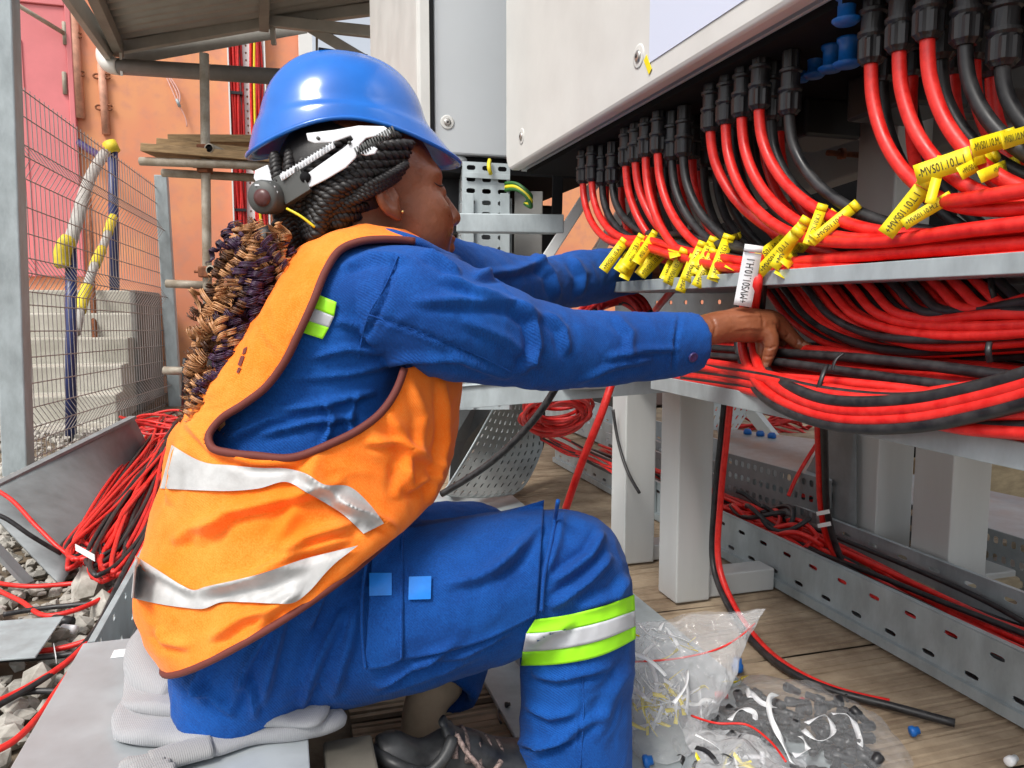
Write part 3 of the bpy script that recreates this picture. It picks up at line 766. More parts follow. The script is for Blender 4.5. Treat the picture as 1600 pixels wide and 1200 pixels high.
bod = stack([star_ring(.039, .0138, .0138), star_ring(.058, .0138, .0132), star_ring(.060, .0165, .0165), star_ring(.064, .0165, .0165), star_ring(.066, .013, .0118), star_ring(.09, .013, .0118)])
me_nut = mesh('connector_nut', *nut, smooth=False); me_nut.materials.append(M['blackp'])
me_bod = mesh('connector', *bod, smooth=False); me_bod.materials.append(M['blackp'])

_txt = {}
def text_mesh(s):
    if s not in _txt:
        cu = bpy.data.curves.new('lettering', 'FONT'); cu.body = s; cu.size = 1.0; cu.align_x = 'CENTER'; cu.align_y = 'CENTER'; cu.resolution_u = 3
        o = bpy.data.objects.new('lettering', cu); COL.objects.link(o)
        dg = bpy.context.evaluated_depsgraph_get()
        m = bpy.data.meshes.new_from_object(o.evaluated_get(dg))
        V = np.array([v.co[:] for v in m.vertices]); Fc = [tuple(p.vertices) for p in m.polygons]
        bpy.data.objects.remove(o); bpy.data.curves.remove(cu); bpy.data.meshes.remove(m)
        _txt[s] = (V, Fc)
    return _txt[s]
def lettering(s, c, X, Y, size, mat, parent, fit=None):
    V, Fc = text_mesh(s)
    X = np.asarray(X) / np.linalg.norm(X); Y = np.asarray(Y) / np.linalg.norm(Y)
    w = V[:, 0].max() - V[:, 0].min()
    sx = size if fit is None else min(size * 1.25, fit / w)
    P = [np.asarray(c) + X * v[0] * sx + Y * v[1] * size for v in V]
    return mk('lettering', (P, Fc), mat, parent, smooth=False)
def flag_tag(parent, p0, p1, b0, b1, wpx, text, mat='yellow', flip=False):
    """paper flag from the cable (p0) to its free end (p1); pixels and distance across the row"""
    A, B = PB(p0[0], p0[1], b0), PB(p1[0], p1[1], b1)
    t = B - A; L = np.linalg.norm(t); t /= L
    view = (A + B) / 2 - CAM; view /= np.linalg.norm(view)
    s = np.cross(view, t); s /= np.linalg.norm(s); n = np.cross(t, s); n = n if n.dot(view) < 0 else -n
    dist = np.linalg.norm((A + B) / 2 - CAM)
    w = wpx * dist / F / 2
    bendk = random.uniform(-.05, .05) * L
    def fn(u, v):
        return A + t * L * u + s * w * (2 * v - 1) + n * (bendk * math.sin(math.pi * u) + .0002)
    fl = solid(mk('tag', grid(fn, 8, 1), M[mat], parent, smooth=True), .0006)
    # wrap round the cable
    ringp = [A - t * .006 + (CR * .62) * (math.cos(k) * t + math.sin(k) * n) for k in np.linspace(0, 2 * math.pi, 13)]
    V = []; 
    for q in ringp: V += [q - s * w, q + s * w]
    solid(mk('tag_wrap', (V, [(2*i, 2*i+1, 2*i+3, 2*i+2) for i in range(12)]), M[mat], fl), .0006)
    if text:
        X = -t if (B[0] < A[0]) else t
        Yv = np.cross(n, X)
        V, Fc = text_mesh(text); wd = V[:, 0].max() - V[:, 0].min()
        hgt = 2 * w * .62; sx = min(hgt * .95, L * .82 / wd)
        P = []
        for v in V:
            off = v[0] * sx; u = .52 + (off / L) * (1 if X.dot(t) > 0 else -1)
            P.append(A + t * L * u + n * (bendk * math.sin(math.pi * u) + .0011) + Yv * v[1] * hgt)
        mk('lettering', (P, Fc), M['ink'], fl, smooth=False)
    return fl

def drop_cable(px, py, color, b, lab, grp, da, zt, br, r=CR, zfin=None):
    """a cable from its connector under the inverter down and round on to the shelf"""
    p = PB(px, py, b); a = ab(p)[0]; z = p[2]
    t = thing('connector_cable', lab, 'cable', p, grp)
    pts = [S(a, b, z + .02), S(a, b, z)]
    for q in (15, 32, 50, 68, 90):
        k = math.radians(q); pts.append(S(a - da * (1 - math.cos(k)) ** 1.05, b + (br - b) * (1 - math.cos(k)), z - (z - zt) * math.sin(k) ** 1.12))
    aa = a - da - .16
    zc = zt
    while aa > .30:
        if zfin is not None: zc = max(zfin, zc - .034)
        pts.append(S(aa, br + random.uniform(-.003, .003), zc + random.uniform(-.001, .003))); aa -= .22
    pts.append(S(.22, br, zc))
    P = spline(pts, 22 + 6 * len(pts))
    mk('sheath', tube(P, r, 10), M[color], t)
    nz = link('connector', me_bod, None, t); nz.matrix_parent_inverse = Matrix.Identity(4); nz.location = (0, 0, 0); nz.rotation_euler[2] = random.uniform(0, 6)
    n2 = link('nut', me_nut, None, nz); n2.matrix_parent_inverse = Matrix.Identity(4)
    return t, P
ORD = ['first', 'second', 'third', 'fourth', 'fifth', 'sixth', 'seventh', 'eighth', 'ninth', 'tenth', 'eleventh', 'twelfth', 'thirteenth', 'fourteenth', 'fifteenth', 'sixteenth', 'seventeenth', 'eighteenth', 'nineteenth', 'twentieth', 'twenty-first', 'twenty-second', 'twenty-third', 'twenty-fourth']
clusters = [
  ('in the far cluster above the left sleeve', [(911, 287, 'red', .70), (925, 284, 'red', .70), (941, 290, 'black', .72), (957, 287, 'black', .72), (971, 293, 'red', .80), (947, 292, 'red', .82)]),
  ('in the cluster above the crowded yellow tags', [(978, 260, 'red', .70), (993, 254, 'red', .70), (1009, 246, 'red', .70), (1028, 240, 'red', .70), (1050, 251, 'black', .72), (1068, 245, 'black', .72), (1082, 250, 'red', .78), (1100, 262, 'black', .82), (1119, 262, 'black', .84)]),
  ('in the cluster beside the blue plugs', [(1110, 206, 'red', .70), (1134, 195, 'red', .70), (1159, 184, 'red', .70), (1186, 172, 'red', .70), (1205, 189, 'black', .73), (1233, 180, 'black', .72), (1168, 190, 'black', .80), (1146, 200, 'black', .82), (1192, 200, 'red', .84)]),
  ('in the nearest cluster at the right edge', [(1361, 101, 'red', .70), (1405, 82, 'red', .70), (1449, 63, 'red', .70), (1470, 95, 'black', .74), (1508, 72, 'black', .72), (1521, 96, 'red', .78), (1566, 105, 'black', .74), (1540, 110, 'black', .84), (1425, 120, 'red', .84)]),
]
cab = {}
for ci, (cl, items) in enumerate(clusters):
    cnt = {'red': 0, 'black': 0}
    for k, (px, py, col, b) in enumerate(items):
        lab = '%s %s cable from the left %s' % (ORD[cnt[col]], col, cl); cnt[col] += 1
        da = (.30, .33, .34, .22)[ci] + random.uniform(-.03, .03) + (.03 if col == 'black' else 0)
        br = .70 + .022 * (k % 7) + random.uniform(-.004, .004)
        zt = .790 + .0165 * ((ci + k // 3) % 3)
        slot = len(cab); br = .695 + .0190 * (slot % 8) + .009 * ((slot // 8) % 2); zt = .7855 + .0170 * (slot // 8)
        bm_ = None
        if ci == 0: bm_ = zt; zt = .866 + .008 * (k % 2); br = .690 + .012 * k
        cab[(ci, k)] = drop_cable(px, py, col, b, lab, 'cables plugged into the inverter', da, zt, br, zfin=bm_)
extra = [(985, 272, 'black'), (1018, 262, 'red'), (1040, 262, 'black'), (1060, 258, 'red'), (1092, 268, 'red'), (1122, 222, 'black'), (1150, 208, 'red'), (1176, 204, 'black'), (1218, 206, 'red'), (1380, 128, 'black'), (1422, 104, 'black'), (1490, 118, 'red'), (1550, 122, 'red')]
for j, (px, py, col) in enumerate(extra):
    drop_cable(px, py, col, .835 + .01 * (j % 3), 'rear-row %s connector cable, %s from the left' % (col, ORD[j]), 'cables plugged into the inverter', .30 if j < 9 else .22, .790 + .016 * (j % 2), .862 + .009 * j)
# flags: cluster, index, start px, end px, width px, text
flags = [
  (0, 0, (973, 392), (942, 434), 15, '+MVS01.10.A.1'), (0, 1, (1000, 388), (970, 438), 15, '+MVS01.10.B.1'), (0, 2, (1012, 400), (978, 440), 14, '-MVS01.10.B.1'), (0, 3, (1020, 392), (992, 436), 15, '-MVS01.10.A.1'),
  (1, 0, (1044, 383), (1008, 420), 15, '+MVS01.10.E.1'), (1, 1, (1060, 392), (1036, 442), 16, '+MVS01.10.F.1'), (1, 2, (1072, 390), (1048, 436), 15, '+MVS01.10.G.1'), (1, 3, (1092, 390), (1068, 442), 15, '+MVS01.10.F.2'),
  (1, 4, (1104, 386), (1078, 436), 15, '-MVS01.10.F.1'), (1, 5, (1126, 384), (1102, 448), 17, '-MVS01.10.G.1'), (1, 6, (1118, 392), (1108, 446), 15, '+MVS01.10.H.1'), (1, 7, (1136, 408), (1122, 436), 13, '-MVS01.10.H.1'), (1, 8, (1145, 372), (1128, 378), 10, ''),
  (2, 0, (1240, 346), (1184, 388), 19, '-MVS01.10.I.1'), (2, 1, (1250, 352), (1190, 416), 17, '+MVS01.10.I.1'), (2, 2, (1262, 344), (1216, 412), 15, '+MVS01.10.J.1'), (2, 3, (1272, 340), (1252, 392), 14, '+MVS01.10.K.1'), (2, 5, (1322, 340), (1258, 392), 15, '-MVS01.10.J.1'),
  (3, 2, (1482, 274), (1394, 304), 26, '-MVS01.10.L.1'), (3, 0, (1440, 302), (1382, 374), 22, '+MVS01.10.L.1'), (3, 4, (1516, 276), (1462, 292), 22, '-MVS01.10.M.1'), (3, 6, (1560, 268), (1512, 282), 20, '-MVS01.10.N.1'),
  (3, 3, (1500, 306), (1450, 332), 17, '+MVS01.10.M.1'), (3, 7, (1530, 316), (1584, 322), 16, '-MVS01.10.M.1'), (3, 1, (1420, 300), (1404, 360), 12, ''),
]
for (ci, k, x, y, dx, dy, tx) in ((0, 4, 985, 398, -30, 44, '+MVS01.10.C.1'), (0, 5, 995, 404, -22, 42, '+MVS01.10.D.1'), (1, 0, 1025, 398, -34, 42, '-MVS01.10.E.1'), (1, 2, 1085, 402, -20, 48, '-MVS01.10.E.2'), (1, 3, 1110, 398, -26, 50, '+MVS01.10.G.2'), (1, 6, 1095, 400, -36, 40, '-MVS01.10.G.2'), (1, 1, 1050, 370, 6, 26, ''), (2, 4, 1290, 352, -30, 34, '+MVS01.10.K.2'), (2, 6, 1275, 350, -42, 44, '-MVS01.10.K.1'), (2, 7, 1255, 360, -34, 52, '-MVS01.10.K.2'), (3, 5, 1535, 300, -52, 22, '+MVS01.10.N.1'), (3, 8, 1470, 318, -60, 36, '+MVS01.10.M.2')):
    flags.append((ci, k, (x, y), (x + dx, y + dy), 15, tx))
# every flag is fixed to the point of its cable nearest the wanted place
for (ci, k, p0, p1, w, txt) in flags:
    t, P = cab[(ci, k)]
    pj = proj(P); d = np.hypot(pj[:, 0] - p0[0], pj[:, 1] - p0[1]); i = int(np.argmin(d))
    q = pj[i]; bq = ab(P[i])[1]
    dx, dy = 1.0 * (p1[0] - p0[0]), 1.0 * (p1[1] - p0[1]); w *= 1.05
    flag_tag(t, (q[0], q[1]), (q[0] + dx, q[1] + dy), bq - .012, (.628 if ci == 0 else 9) if ci == 0 else max(.648, min(bq - .03, .672)), w, txt)
# the white tagged pair that the hand holds
BH = .668
held = thing('held_cable', 'pair of red cables with a white tag gripped by the hand', 'cable', PB(1180, 400, BH))
for k, (dx, col) in enumerate(((0, 'red'), (17, 'red'), (-6, 'black'), (27, 'black'))):
    bo = BH + (.02 if col == 'black' else 0); hy = (4, 17, -8, 30)
    pts = [PB(1178 + dx * .6, 392, bo + .04), PB(1170 + dx * .8, 440, bo), PB(1160 + dx, 500, bo + .034), PB(1160 + dx, 540, bo + .036), PB(1172 + dx, 580, bo + .012), PB(1212 + dx, 624 - hy[k] * .6, BH - .020), PB(1300, 656 - hy[k], BH - .028), PB(1420, 658 - hy[k] * 1.1, BH - .028), PB(1540, 636 - hy[k] * 1.15, BH - .028), PB(1660, 602 - hy[k] * 1.2, BH - .028)]
    mk('sheath', tube(spline(pts, 60), CR * .92, 10), M[col], held)
f_ = flag_tag(held, (1176, 395), (1160, 478), BH - .014, BH - .014, 26, '+MVS01.10.H.1', 'whitetag')
# blue blanking plugs under the inverter
for (px, py, b, s, nm) in ((1324, 105, .74, 1.0, 'longest blue blanking plug under the inverter'), (1298, 112, .76, .95, 'blue blanking plug beside the longest one'), (1272, 122, .78, .85, 'blue blanking plug left of two others'), (1322, 38, .68, .9, 'blue blanking plug seated flat under the inverter'), (1252, 128, .80, .7, 'short far blue blanking plug'), (892, 262, .86, .7, 'blue plug by the far cluster of connectors')):
    p = PB(px, py, b)
    tag(mk('blanking_plug', lathe(p, ZZ, [(0, .014 * s), (.004, .019 * s), (.006, .019 * s), (.007, .012 * s), (.030 * s, .012 * s), (.034 * s, .015 * s), (.038 * s, .015 * s)], 18), M['blueplug']), nm, 'plug', 'blue plugs under the inverter')

# ------------------------------------------------------------------ the fan of cables below the shelf lip
n_f = 34; fan_n = {'red': 0, 'black': 0}
for i in range(n_f):
    col = 'black' if i % 5 in (1, 3) else 'red'
    x0 = 1190 + i * 11.5 + random.uniform(-4, 4)
    b = max(.738, .80 - .010 * i) + .013 * (i % 3)
    ye = 556 - i * 4.2 + (i % 3) * 8 + random.uniform(-5, 5)
    xs = x0 + 70 + 3 * i
    pts = [PB(x0 - 22, 425, b + .03), PB(x0 + 4, 452, b + .01), PB(x0 + 38, 496 - i * .6, b), PB(x0 + 95, 535 - i * 2.4 + (i % 3) * 3, b), PB(x0 + 180, ye + 2, b - .01), PB(max(x0 + 320, 1560), ye - 4, b - .01), PB(1720, ye - 16, b - .01)]
    tag(mk('fan_cable', tube(spline(pts, 50), CR * random.uniform(.66, .76), 10), M[col]), '%s %s cable from the wrist in the fan below the shelf lip' % (ORD[fan_n[col]], col), 'cable', 'fan of cables below the shelf'); fan_n[col] += 1
# ------------------------------------------------------------------ heavy lower bundle
def PS(px, py, b):
    p = PB(px, py, b)
    return p if p[2] > .612 else PB(px, py, .658)
LAYER = ['bottom', 'second', 'middle', 'fourth', 'top']
for row in range(7):
    for lay in range(5):
        if lay > 3 and row in (0, 6): continue
        col = 'black' if (row * 3 + lay * 2) % 5 in (1, 3) else 'red'
        b = .697 + .034 * row + .017 * (lay % 2); z = .6125 + .0122 * lay
        ph = random.uniform(0, 6.28); am = random.uniform(.004, .011); pts = []
        for a in np.arange(1.62, .1, -.13):
            dip = .010 * math.sin((a - .3) * 2.4) * (lay - 1) / 3
            pts.append(S(a, max(.688, b + am * math.sin(a * 7 + ph) + .10 * max(0, a - 1.25)), max(.6115, z + .5 * am * math.sin(a * 9 + ph * 2) + dip + .02 * max(0, a - 1.2))))
        tag(mk('bundle_cable', tube(spline(pts, 54), .0070 * random.uniform(.9, 1.05), 10), M[col]), '%s cable in the %s layer of the shelf bundle, %s from the front' % (col, LAYER[lay], ORD[row]), 'cable', 'heavy bundle of cables on the lower shelf')
for k in range(9):
    col = 'black' if k % 3 == 1 else 'red'; bo = .660 - .004 * (k % 3)
    pts = [PB(1068, 562 + 4 * k, .70), PB(1130, 570 + 4 * k, .690), PB(1200, 586 + 4 * k, bo + .012), PB(1290, 606 + 4.6 * k, bo), PB(1400, 618 + 4 * k, bo), PB(1510, 606 + 8 * k, bo), PB(1620, 590 + 11 * k, bo), PB(1720, 576 + 14 * k, bo)]
    tag(mk('bundle_cable', tube(spline(pts, 54), .0068, 10), M[col]), '%s cable over the front lip of the lower shelf, %s from the top' % (col, ORD[k]), 'cable', 'cables hanging over the lower shelf lip')
# cable ties round the bundles
def tie(name, pts, lab):
    tag(mk(name, tube(spline(pts, 16), .0032, 6, flat=.5), M['blackp']), lab, 'cable tie', 'black cable ties on the bundles')
tie('cable_tie', [PB(1292, 570, .668), PB(1284, 590, .655), PB(1278, 612, .652), PB(1282, 630, .66)], 'black cable tie round the lower bundle below the fingers')
tie('cable_tie', [PB(1318, 552, .69), PB(1306, 562, .68), PB(1300, 580, .675)], 'black cable tie just right of the fingertip')
tie('cable_tie', [PB(1546, 535, .69), PB(1544, 548, .685), PB(1547, 566, .69)], 'black cable tie round the fan near the right edge')
tie('cable_tie', [PB(1548, 435, .74), PB(1550, 452, .735), PB(1556, 470, .74)], 'black cable tie high on the fan under the lip')
tie('cable_tie', [PB(1425, 618, .655), PB(1418, 628, .652), PB(1418, 642, .652)], 'black cable tie on the held cables mid sag')
# black stub end pressed out of the lower shelf bundle, and hanging cables
def cable(name, pts, col, lab, grp=None, r=.0075, n=40, parts=None):
    return tag(mk(name, tube(spline(pts, n), r, 10), M[col]), lab, 'cable', grp)
cable('hanging_cable', [W(960, 585, 1.62), W(940, 645, 1.6), W(912, 715, 1.62), W(884, 795, 1.66)], 'red', 'single red cable slanting down behind the knee', r=.0085)
cable('hanging_cable', [W(872, 600, 1.72), W(835, 655, 1.75), W(770, 720, 1.8), W(690, 772, 1.85)], 'black', 'black cable crossing in front of the perforated bend', r=.0085)
cable('hanging_cable', [PB(958, 640, .90), PB(966, 690, .905), PB(980, 735, .91), PB(999, 770, .915)], 'black', 'thin black cable end hanging on the pale post', r=.0045)
for k, (c, dx) in enumerate((('red', 6), ('black', -3))):
    cable('hanging_cable', [PB(1138 + dx, 600, .99), PB(1130 + dx, 680, .99), PB(1120 + dx, 780, 1.0), PB(1117 + dx, 880, 1.0), PZ(1140 + dx, 945, .05), PZ(1182 + dx, 1005, .012), PZ(1235 + dx, 1048, .012), PZ(1300 + dx, 1078, .012)] + ([PZ(1390, 1098, .014)] if c == 'red' else [PZ(1400, 1105, .014), PZ(1492, 1130, .014)]), c, '%s cable dropping past the post and trailing over the deck' % c, r=.0075, n=70)
tag(mk('cable_tie', tube([PZ(1322, 1086, .028), PZ(1324, 1096, .012)], .003, 6), M['blackp']), 'black tie on the cables trailing over the deck', 'cable tie')
for k, (c, dx, e) in enumerate((('red', 0, (1310, 892)), ('black', 9, (1306, 886)))):
    cable('hanging_cable', [PB(1278 + dx, 640, 1.12), PB(1280 + dx, 720, 1.2), PB(1284 + dx, 800, 1.28), PB(1296 + dx, 850, 1.33), PB(e[0] + 14, e[1], 1.36)], c, '%s cable hanging with white tags into the floor tray' % c, r=.0085)
for (px, py) in ((1284, 803), (1286, 822)):
    mkk = mk('paper_tag', bar(PB(px - 8, py, 1.26), PB(px + 12, py - 4, 1.26), .001, .010), M['whitetag'], smooth=False)
    tag(mkk, 'small white paper tag on the hanging pair, %s one' % ('upper' if py < 810 else 'lower'), 'tag', 'small white tags on hanging cables')
cable('hanging_cable', [W(1300, 660, 2.3), W(1272, 700, 2.3), W(1245, 745, 2.28), W(1232, 775, 2.26)], 'red', 'thin red cable slanting behind the hanging pair', r=.006)
for k in range(3):
    cable('hanging_cable', [W(1345, 690, 2.3), W(1330, 735 + 6 * k, 2.28), W(1300, 765 + 5 * k, 2.25), W(1250, 775 + 4 * k, 2.3)], 'black' if k == 1 else 'red', '%s cable curving over the duct bend' % ('black' if k == 1 else 'red'), 'cables over the duct bend', r=.008)

# ------------------------------------------------------------------ cables lying in the floor tray
rr = np.random.default_rng(21)
for i in range(36):
    col = 'black' if i % 3 == 2 else 'red'
    bb = rr.uniform(1.255, 1.44); z0 = .045 + .017 * (i % 4) + rr.uniform(0, .006)
    pts = []
    for a in np.arange(3.2, .4, -.32):
        pts.append(S(a, np.clip(bb + .05 * math.sin(a * 3 + i) * .6 + rr.normal() * .012, 1.25, 1.485), z0 + .014 * math.sin(a * 4 + i * 2) + rr.normal() * .003))
    tag(mk('tray_cable', tube(spline(pts, 60), .0066, 8), M['red_dirty' if i % 5 == 0 and col == 'red' else col]), '%s cable lying along the slotted floor tray' % col, 'cable', '%s cables lying in the floor tray' % col)
for i in range(9):   # tangled loops near the post
    c = np.array(PB(1180 + 22 * (i % 4), 790 + 8 * (i % 3), 1.34)); a_, b_ = ab(c); L = rr.uniform(.05, .16); ph = rr.uniform(-.6, .6)
    col = 'black' if i % 3 == 2 else 'red'
    pts = [S(a_ + L * math.cos(t) * math.cos(ph) - .06 * math.sin(t) * math.sin(ph), np.clip(b_ + L * math.cos(t) * math.sin(ph) * .5 + .05 * math.sin(t), 1.25, 1.49), .10 + .045 * (i % 3) * .5 + .02 * math.sin(2 * t + i)) for t in np.linspace(0, 5.2, 14)]
    tag(mk('tray_cable', tube(spline(pts, 50), .0068, 8), M[col]), '%s cable tangled in a loop at the post end of the tray' % col, 'cable', '%s tangled loops in the floor tray' % col)
# red coil in the far tray and red loops below the sleeve
co = thing('cable_coil', 'coil of thin red cable stacked under the shelf beyond the sleeve', 'cable coil', W(880, 660, 2.4))
for i in range(16):
    cx, cy, Y = 872 + rr.normal() * 6, 640 + rr.normal() * 9, 2.35 + rr.normal() * .05
    rx, ry = 45 + rr.normal() * 7, 22 + rr.normal() * 4
    pts = [W(cx + rx * math.cos(t), cy + ry * math.sin(t) - 4 * math.cos(t), Y + .10 * math.sin(t)) for t in np.linspace(0, 6.283, 22)]
    mk('turn', tube(spline(pts, 40), .006, 6), M['red_dirty'], co)
for i in range(8):
    pts = [W(845, 672 + i * 2 + rr.normal() * 2, 2.85), W(885, 688 + i * 2.6 + rr.normal() * 4, 2.6), W(925, 702 + i * 3 + rr.normal() * 5, 2.45), W(975, 730 + i * 3 + rr.normal() * 4, 2.25)]
    tag(mk('tray_cable', tube(spline(pts, 24), .0045, 6), M['red_dirty' if i % 3 else 'black']), 'thin %s cable in the tray seen left of the posts' % ('red' if i % 3 else 'black'), 'cable', 'red cables in the far end of the tray')
co2 = thing('cable_coil', 'coil of red and black cable behind the sleeve near the wrist', 'cable coil', W(955, 480, 1.9))
for i in range(14):
    pts = [W(905 + 8 * (i % 5), 488 + (i % 3) * 3, 1.75), W(930 + 5 * (i % 7), 468 + (i % 4) * 3, 1.8), W(975 + 2 * i, 462 + (i % 5) * 4, 1.8), W(1000 + 1.5 * i, 485 + (i % 5) * 4, 1.78)]
    mk('turn', tube(spline(pts, 20), .007, 6), M['black' if i % 4 == 3 else 'red_dirty'], co2)
cable('hanging_cable', [PB(1064, 438, .80), PB(1045, 460, .82), PB(1028, 480, .85), PB(1015, 500, .9)], 'red', 'short red cable dropping behind the crowded yellow tags', r=.008)
for i in range(14):
    c = W(1210 + rr.normal() * 22, 655 + rr.normal() * 10, 4.6); L = rr.uniform(.1, .3)
    pts = [c + np.array([L * math.cos(t), .1 * math.sin(t), .06 * math.sin(t + i)]) for t in np.linspace(0, 5.5, 12)]
    if i == 0: co3 = thing('cable_coil', 'dark red tangle of cable on the ground far under the rack', 'cable coil', c)
    mk('turn', tube(spline(pts, 30), .007, 6), M['red_dirty'], co3)

# ------------------------------------------------------------------ big skein of red cable on the gravel at the left
sk = thing('cable_skein', 'long tied skein of red and black cable lying on the gravel', 'cable coil', PZ(190, 880, 0))
for i in range(46):
    col = 'black' if i % 5 == 4 else ('red_dirty' if i % 4 == 0 else 'red')
    w0 = rr.uniform(.35, 1.0); side = rr.normal() * 6; h0 = rr.uniform(.0, .16)
    xl, yl = 150 + rr.uniform(-45, 52), 895 + rr.uniform(-45, 14)
    xr_, yr_ = 268 + rr.uniform(-14, 45), 668 + rr.uniform(-25, 22)
    P0, P1 = PZ(xl, yl, .03 + h0 * .5), PZ(xr_, yr_, .04 + h0)
    d = P1 - P0; n_ = np.array([-d[1], d[0], 0]); n_ /= np.linalg.norm(n_)
    wd = rr.uniform(.012, .05); wm = rr.uniform(.02, .06)
    pts = [P0, P0 + d * .04 + n_ * wd, P0 + d * .3 + n_ * wm * .9 + ZZ * .015, P0 + d * .65 + n_ * wm * .5 + ZZ * .03, P0 + d * .97 + n_ * wd * .7, P1, P0 + d * .95 - n_ * wd * .7, P0 + d * .6 - n_ * wm * .5 + ZZ * rr.uniform(0, .05), P0 + d * .25 - n_ * wm + ZZ * rr.uniform(0, .04), P0 + d * .03 - n_ * wd * .9, P0]
    mk('strand', tube(spline(pts, 64), .0062, 7), M[col], sk)
for i in range(9):
    c = PZ(262 + rr.normal() * 12, 660 + rr.normal() * 8, .08 + .012 * i); L = rr.uniform(.13, .22)
    pts = [c + np.array([L * math.cos(t), .55 * L * math.sin(t), .02 * math.sin(2 * t + i)]) for t in np.linspace(0, 6.28, 16)]
    mk('strand', tube(spline(pts, 44), .0075, 7), M['red' if i % 4 else 'red_dirty'], sk)
for (x0, y0, x1, y1) in ((118, 855, 148, 872), (250, 708, 262, 700)):
    mk('paper_tag', bar(PZ(x0, y0, .16), PZ(x1, y1, .16), .001, .016), M['whitetag'], sk, smooth=False)
cable('loose_cable', [W(289, 560, 2.5), W(287, 600, 2.5), PZ(288, 640, .25)], 'black', 'thin black cable standing up out of the far end of the skein', r=.007)
# loose cables crossing the gravel
loose = [
  ('red', [PZ(-60, 745, .25), PZ(10, 775, .21), PZ(60, 825, .14), PZ(105, 865, .08), PZ(150, 880, .05)], 'red cable running over the leaning grey plate'),
  ('black', [PZ(-60, 795, .22), PZ(0, 806, .20), PZ(50, 838, .14), PZ(95, 865, .08)], 'black cable running over the leaning grey plate'),
  ('red', [PZ(250, 800, .12), PZ(205, 890, .10), PZ(165, 960, .05), PZ(110, 1030, .04), PZ(40, 1075, .03), PZ(-60, 1120, .03)], 'red cable curving from the skein to the lower left edge'),
  ('black', [PZ(240, 815, .12), PZ(190, 900, .10), PZ(148, 985, .05), PZ(90, 1045, .035), PZ(20, 1090, .03), PZ(-60, 1130, .03)], 'black cable beside the red one curving to the lower left edge'),
  ('red', [PZ(-40, 905, .03), PZ(30, 938, .02), PZ(80, 962, .02), PZ(150, 940, .03), PZ(215, 880, .05)], 'thin red cable looping over the gravel below the plate'),
  ('red', [PZ(-50, 900, .02), PZ(40, 916, .02), PZ(110, 912, .02), PZ(160, 905, .03)], 'red cable lying straight along the foot of the plate'),
  ('black', [PZ(5, 960, .02), PZ(70, 950, .02), PZ(150, 942, .025), PZ(230, 930, .03)], 'thin black cable lying across the gravel'),
  ('red', [PZ(-40, 1018, .02), PZ(40, 1018, .02), PZ(90, 1014, .02), PZ(140, 1000, .03)], 'red cable beside the small grey plate'),
  ('black', [PZ(-40, 1032, .02), PZ(50, 1028, .02), PZ(110, 1022, .02), PZ(150, 1010, .03)], 'black cable beside the small grey plate'),
  ('red', [PZ(-60, 1190, .03), PZ(10, 1165, .03), PZ(60, 1120, .03), PZ(85, 1085, .03), PZ(110, 1050, .03)], 'red cable at the lowest left corner'),
  ('black', [PZ(0, 1095, .02), PZ(40, 1082, .02), PZ(90, 1080, .02)], 'short black cable end on the stones'),
]
for c, pts, lab in loose:
    cable('loose_cable', pts, c, lab, r=.006, n=40)
ad = thing('connector_plug', 'black and white loose plug lying among the stones', 'plug', PZ(110, 968, .02))
mk('body', tube([PZ(85, 968, .025), PZ(112, 972, .025)], .012, 12), M['blackp'], ad)
mk('tip', tube([PZ(98, 982, .02), PZ(118, 984, .02)], .010, 12), M['whitetag'], ad)
tag(mk('paper_tag', bar(PZ(84, 1010, .03), PZ(88, 1032, .03), .001, .014), M['whitetag'], smooth=False), 'white paper tag on the cables by the small plate', 'tag')

# leaning grey plate, small plate
lp = thing('leaning_plate', 'dull grey steel plate leaning at the foot of the fence', 'steel sheet', W(120, 910, 2.0))
pq = [PZ(40, 912, .0), PZ(232, 690, .03), W(-60, 800, 2.35), W(205, 655, 3.3)]
pq = [PZ(95, 915, .01), PZ(235, 705, .06), W(-40, 775, 2.3), W(208, 652, 3.25)]
solid(mk('sheet', grid(bil(*pq), 12, 12), M['galv_dull'], lp, smooth=True), .006)
mk('edge_fold', bar(pq[2], pq[3], .03, .012), M['galv_dull'], lp, smooth=False)
mk('edge_fold', bar(W(-40, 820, 2.0), PZ(45, 912, .01), .03, .012), M['galv_dull'], lp, smooth=False)
mk('label', bar(W(142, 691, 2.98), W(150, 687, 3.02), .02, .022, np.array([0, -1., .3])), M['whitetag'], lp, smooth=False)
sp_ = bevel(mk('steel_offcut', box(PZ(-5, 1000, .05), (.10, .02, 0), (-.03, .10, 0), (0, 0, .002)), M['galv'], smooth=False), .001)
tag(sp_, 'small flat steel offcut at the left edge', 'steel sheet')
# ================================================================== the seat of stacked tray pieces
ZS = .185
se = thing('upturned_tray', 'upturned galvanised tray used as a low seat', 'cable tray', S(.8, -.15, 0))
b_l = ab(PZ(130, 1005, ZS))[1]; b_r = ab(PZ(482, 1160, ZS))[1]; a_e = ab(PZ(130, 1005, ZS))[0]
M['galv_seat'] = pmat('galvanised_seat', (0.47, 0.51, 0.53), 0.45, 0.45, var=0.12, vscale=6, bump=0.12, bscale=45, rvar=.12)
bevel(mk('top', sbox(.15, a_e, b_l, b_r, ZS - .004, ZS), M['galv_seat'], se, smooth=False), .0015)
for bb in (b_l + .002, b_r - .002):
    solid(mk('side', grid(bil(S(.15, bb, .0), S(a_e, bb, .0), S(.15, bb, ZS - .0045), S(a_e, bb, ZS - .0045)), 1, 1), M['galv_seat'], se, smooth=False), .003)
bevel(mk('label', sbox(a_e - .075, a_e - .045, b_l + .055, b_l + .10, ZS + .0005, ZS + .001), M['whitetag'], se, smooth=False), .0002)
